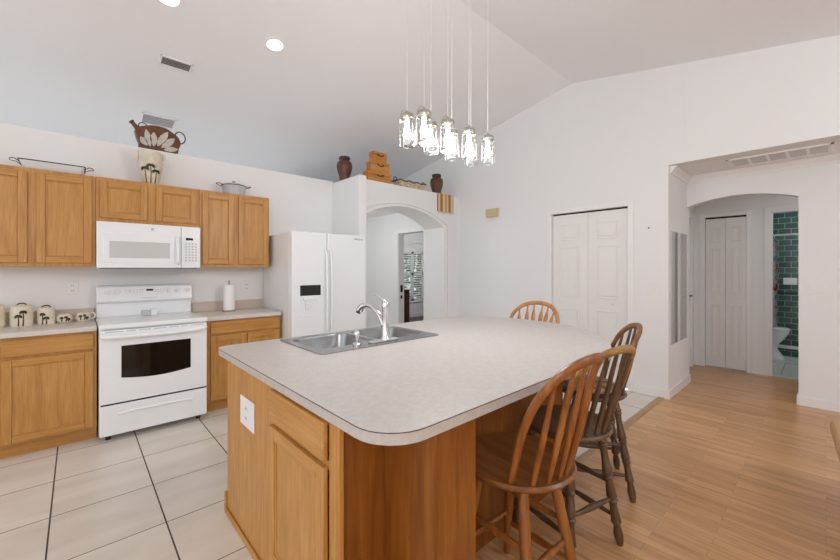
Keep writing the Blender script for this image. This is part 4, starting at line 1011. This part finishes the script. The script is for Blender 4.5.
# ------------------------------------------------------------------ bathroom
tl = T('toilet', 'white toilet seen through the bathroom doorway', 'toilet', (7.98, 0.525, 0.003), -PI / 2); tl.scale = (1, 1, 1.1)
# local +x points to the tub side (-y), tank at local -x
def el(cx, rx, ry, z, n=28): return [(cx + rx * math.cos(2 * PI * i / n), ry * math.sin(2 * PI * i / n), z) for i in range(n)]
O('bowl', MB().loft([el(-.08, .18, .115, 0), el(-.08, .17, .11, .03), el(-.11, .13, .095, .13), el(-.10, .13, .11, .2), el(-.07, .17, .16, .29), el(-.05, .195, .178, .36), el(-.05, .20, .18, .385)]), 'porcelain', tl)
O('seat', MB().loft([el(-.05, .20, .18, .386), el(-.05, .205, .185, .392), el(-.05, .205, .185, .404), el(-.05, .20, .18, .408)]), 'porcelain', tl)
O('lid', MB().loft([el(-.05, .205, .185, .410), el(-.05, .21, .19, .415), el(-.05, .21, .19, .428), el(-.05, .19, .17, .436)]), 'porcelain', tl)
O('tank', MB().box(-.415, -.27, -.22, .22, .36, .74, .02), 'porcelain', tl)
sc = T('shower_curtain', 'printed shower curtain hanging from the white rod', 'shower curtain', (7.32, 0.468, 0.565))
cp_ = [(0.03 * math.sin(i * 1.1), i * 0.02) for i in range(19)]
O('fabric', MB().prism([(a, b) for a, b in cp_] + [(a + 0.004, b) for a, b in reversed(cp_)], 'z', 0, 1.26), 'curtain', sc)
for i in range(6): O('ring', MB().tube([(0, 0.03 + i * 0.06, 1.46)] and [(0.022 * math.cos(t), 0.03 + i * 0.06, 1.277 + 0.022 * math.sin(t)) for t in [2 * PI * k / 14 for k in range(14)]], 0.003, 6, closed=True), 'plate', sc)
tag(O('shower_rod', MB().rod((0, -1.2, 0), (0, 0.95, 0), 0.014, 12), 'plate', None, (7.32, 0, 1.864)), 'white shower curtain rod across the bathroom', 'curtain rod')
sdh = T('soap_dish', 'white ceramic soap dish on the teal tile', 'soap dish', (8.28, 0.383, 1.19), -PI / 2)
O('dish', MB().box(-0.08, 0.08, -0.045, 0, -0.055, 0.055, 0.012, seg=3), 'porcelain', sdh)
tb = T('towel_bar', 'dark towel bar on the teal tile below the soap dish', 'towel bar', (8.28, 0.42, 1.005), -PI / 2)
O('bar', MB().rod((-0.3, -0.06, 0), (0.3, -0.06, 0), 0.010, 10), 'black', tb)
for s in (-1, 1): O('bracket', MB().box(s * .29 - .015, s * .29 + .015, -0.065, 0, -.02, .02, .004), 'black', tb)
S('trim_bathroom_joint', MB().box(6.75, 7.66, 0.398, 0.403, 0.003, 0.0045).box(7.655, 7.66, -1.2, 0.95, 0.003, 0.0045), 'dark_gap', 'dark tile joint in the bathroom floor', 'trim')

# ------------------------------------------------------------------ beyond the passage and outside
bd = T('wood_dresser', 'dark reddish wood dresser edge in the room beyond', 'dresser', (5.70, 6.78, 0.002))
O('body', MB().box(-0.5, 0.0, -0.22, 0.22, 0.04, 0.88, 0.01), 'red_wood', bd)
O('top', MB().box(-0.52, 0.01, -0.235, 0.235, 0.88, 0.905, 0.006), 'red_wood', bd)
O('plinth', MB().box(-0.48, 0.01, -0.2, 0.2, 0, 0.04), 'red_wood', bd)
def bush(label, x, y, r, h, seed):
    rnd = random.Random(seed); mb = MB()
    for k in range(2200):
        a = rnd.uniform(0, 2 * PI); z = rnd.uniform(0.1, h); q = r * math.sqrt(rnd.uniform(0.2, 1)) * math.sin(PI * min(1, (z / h) * .85 + .12))
        c = Vector((q * math.cos(a), q * math.sin(a), z)); u = Vector((rnd.uniform(-1, 1), rnd.uniform(-1, 1), rnd.uniform(-.6, .6))).normalized() * 0.07
        w = u.orthogonal().normalized() * 0.03
        f = mb.bm.faces.new([mb.bm.verts.new(c + p) for p in (-u, w, u, -w)])
    t = T('garden_shrub', label, 'shrub', (x, y, -0.05))
    O('foliage', mb, 'leaf_green', t)
    O('stem', MB().rod((0, 0, 0), (0, 0, h * .6), [(0, .03), (1, .015)], 8), 'red_wood', t)
    return t
for i, (x, y, r, h, lb) in enumerate(((6.7, 9.1, 0.66, 2.3, 'green shrub outside the window, behind the first shutter'), (8.15, 9.2, 0.70, 2.4, 'green shrub outside the window, behind the middle shutter'), (9.6, 9.9, 0.66, 2.2, 'green shrub outside the window, farther along the wall'))): bush(lb, x, y, r, h, i)
S('ground_outside', MB().box(4.8, 12, 8.2, 14, -0.15, -0.05), 'leaf_green', 'green ground outside the window', 'ground')

# tan bench at the picture edge
bc = T('bench', 'tan upholstered bench at the edge of the laminate floor', 'bench', (3.00, -0.352, 0), math.radians(3.2))
O('cushion', MB().box(-0.55, 0.50, -0.3, 0.31, 0.36, 0.45, 0.03, seg=3), 'tan_vinyl', bc)
O('frame', MB().box(-0.52, 0.47, -0.27, 0.28, 0.30, 0.36, 0.005), 'strip_wood', bc)
for sx in (-0.48, 0.43):
    for sy in (-0.23, 0.24): O('leg', MB().rod((sx, sy, 0.30), (sx, sy, 0), [(0, .025), (1, .016)], 12), 'strip_wood', bc)
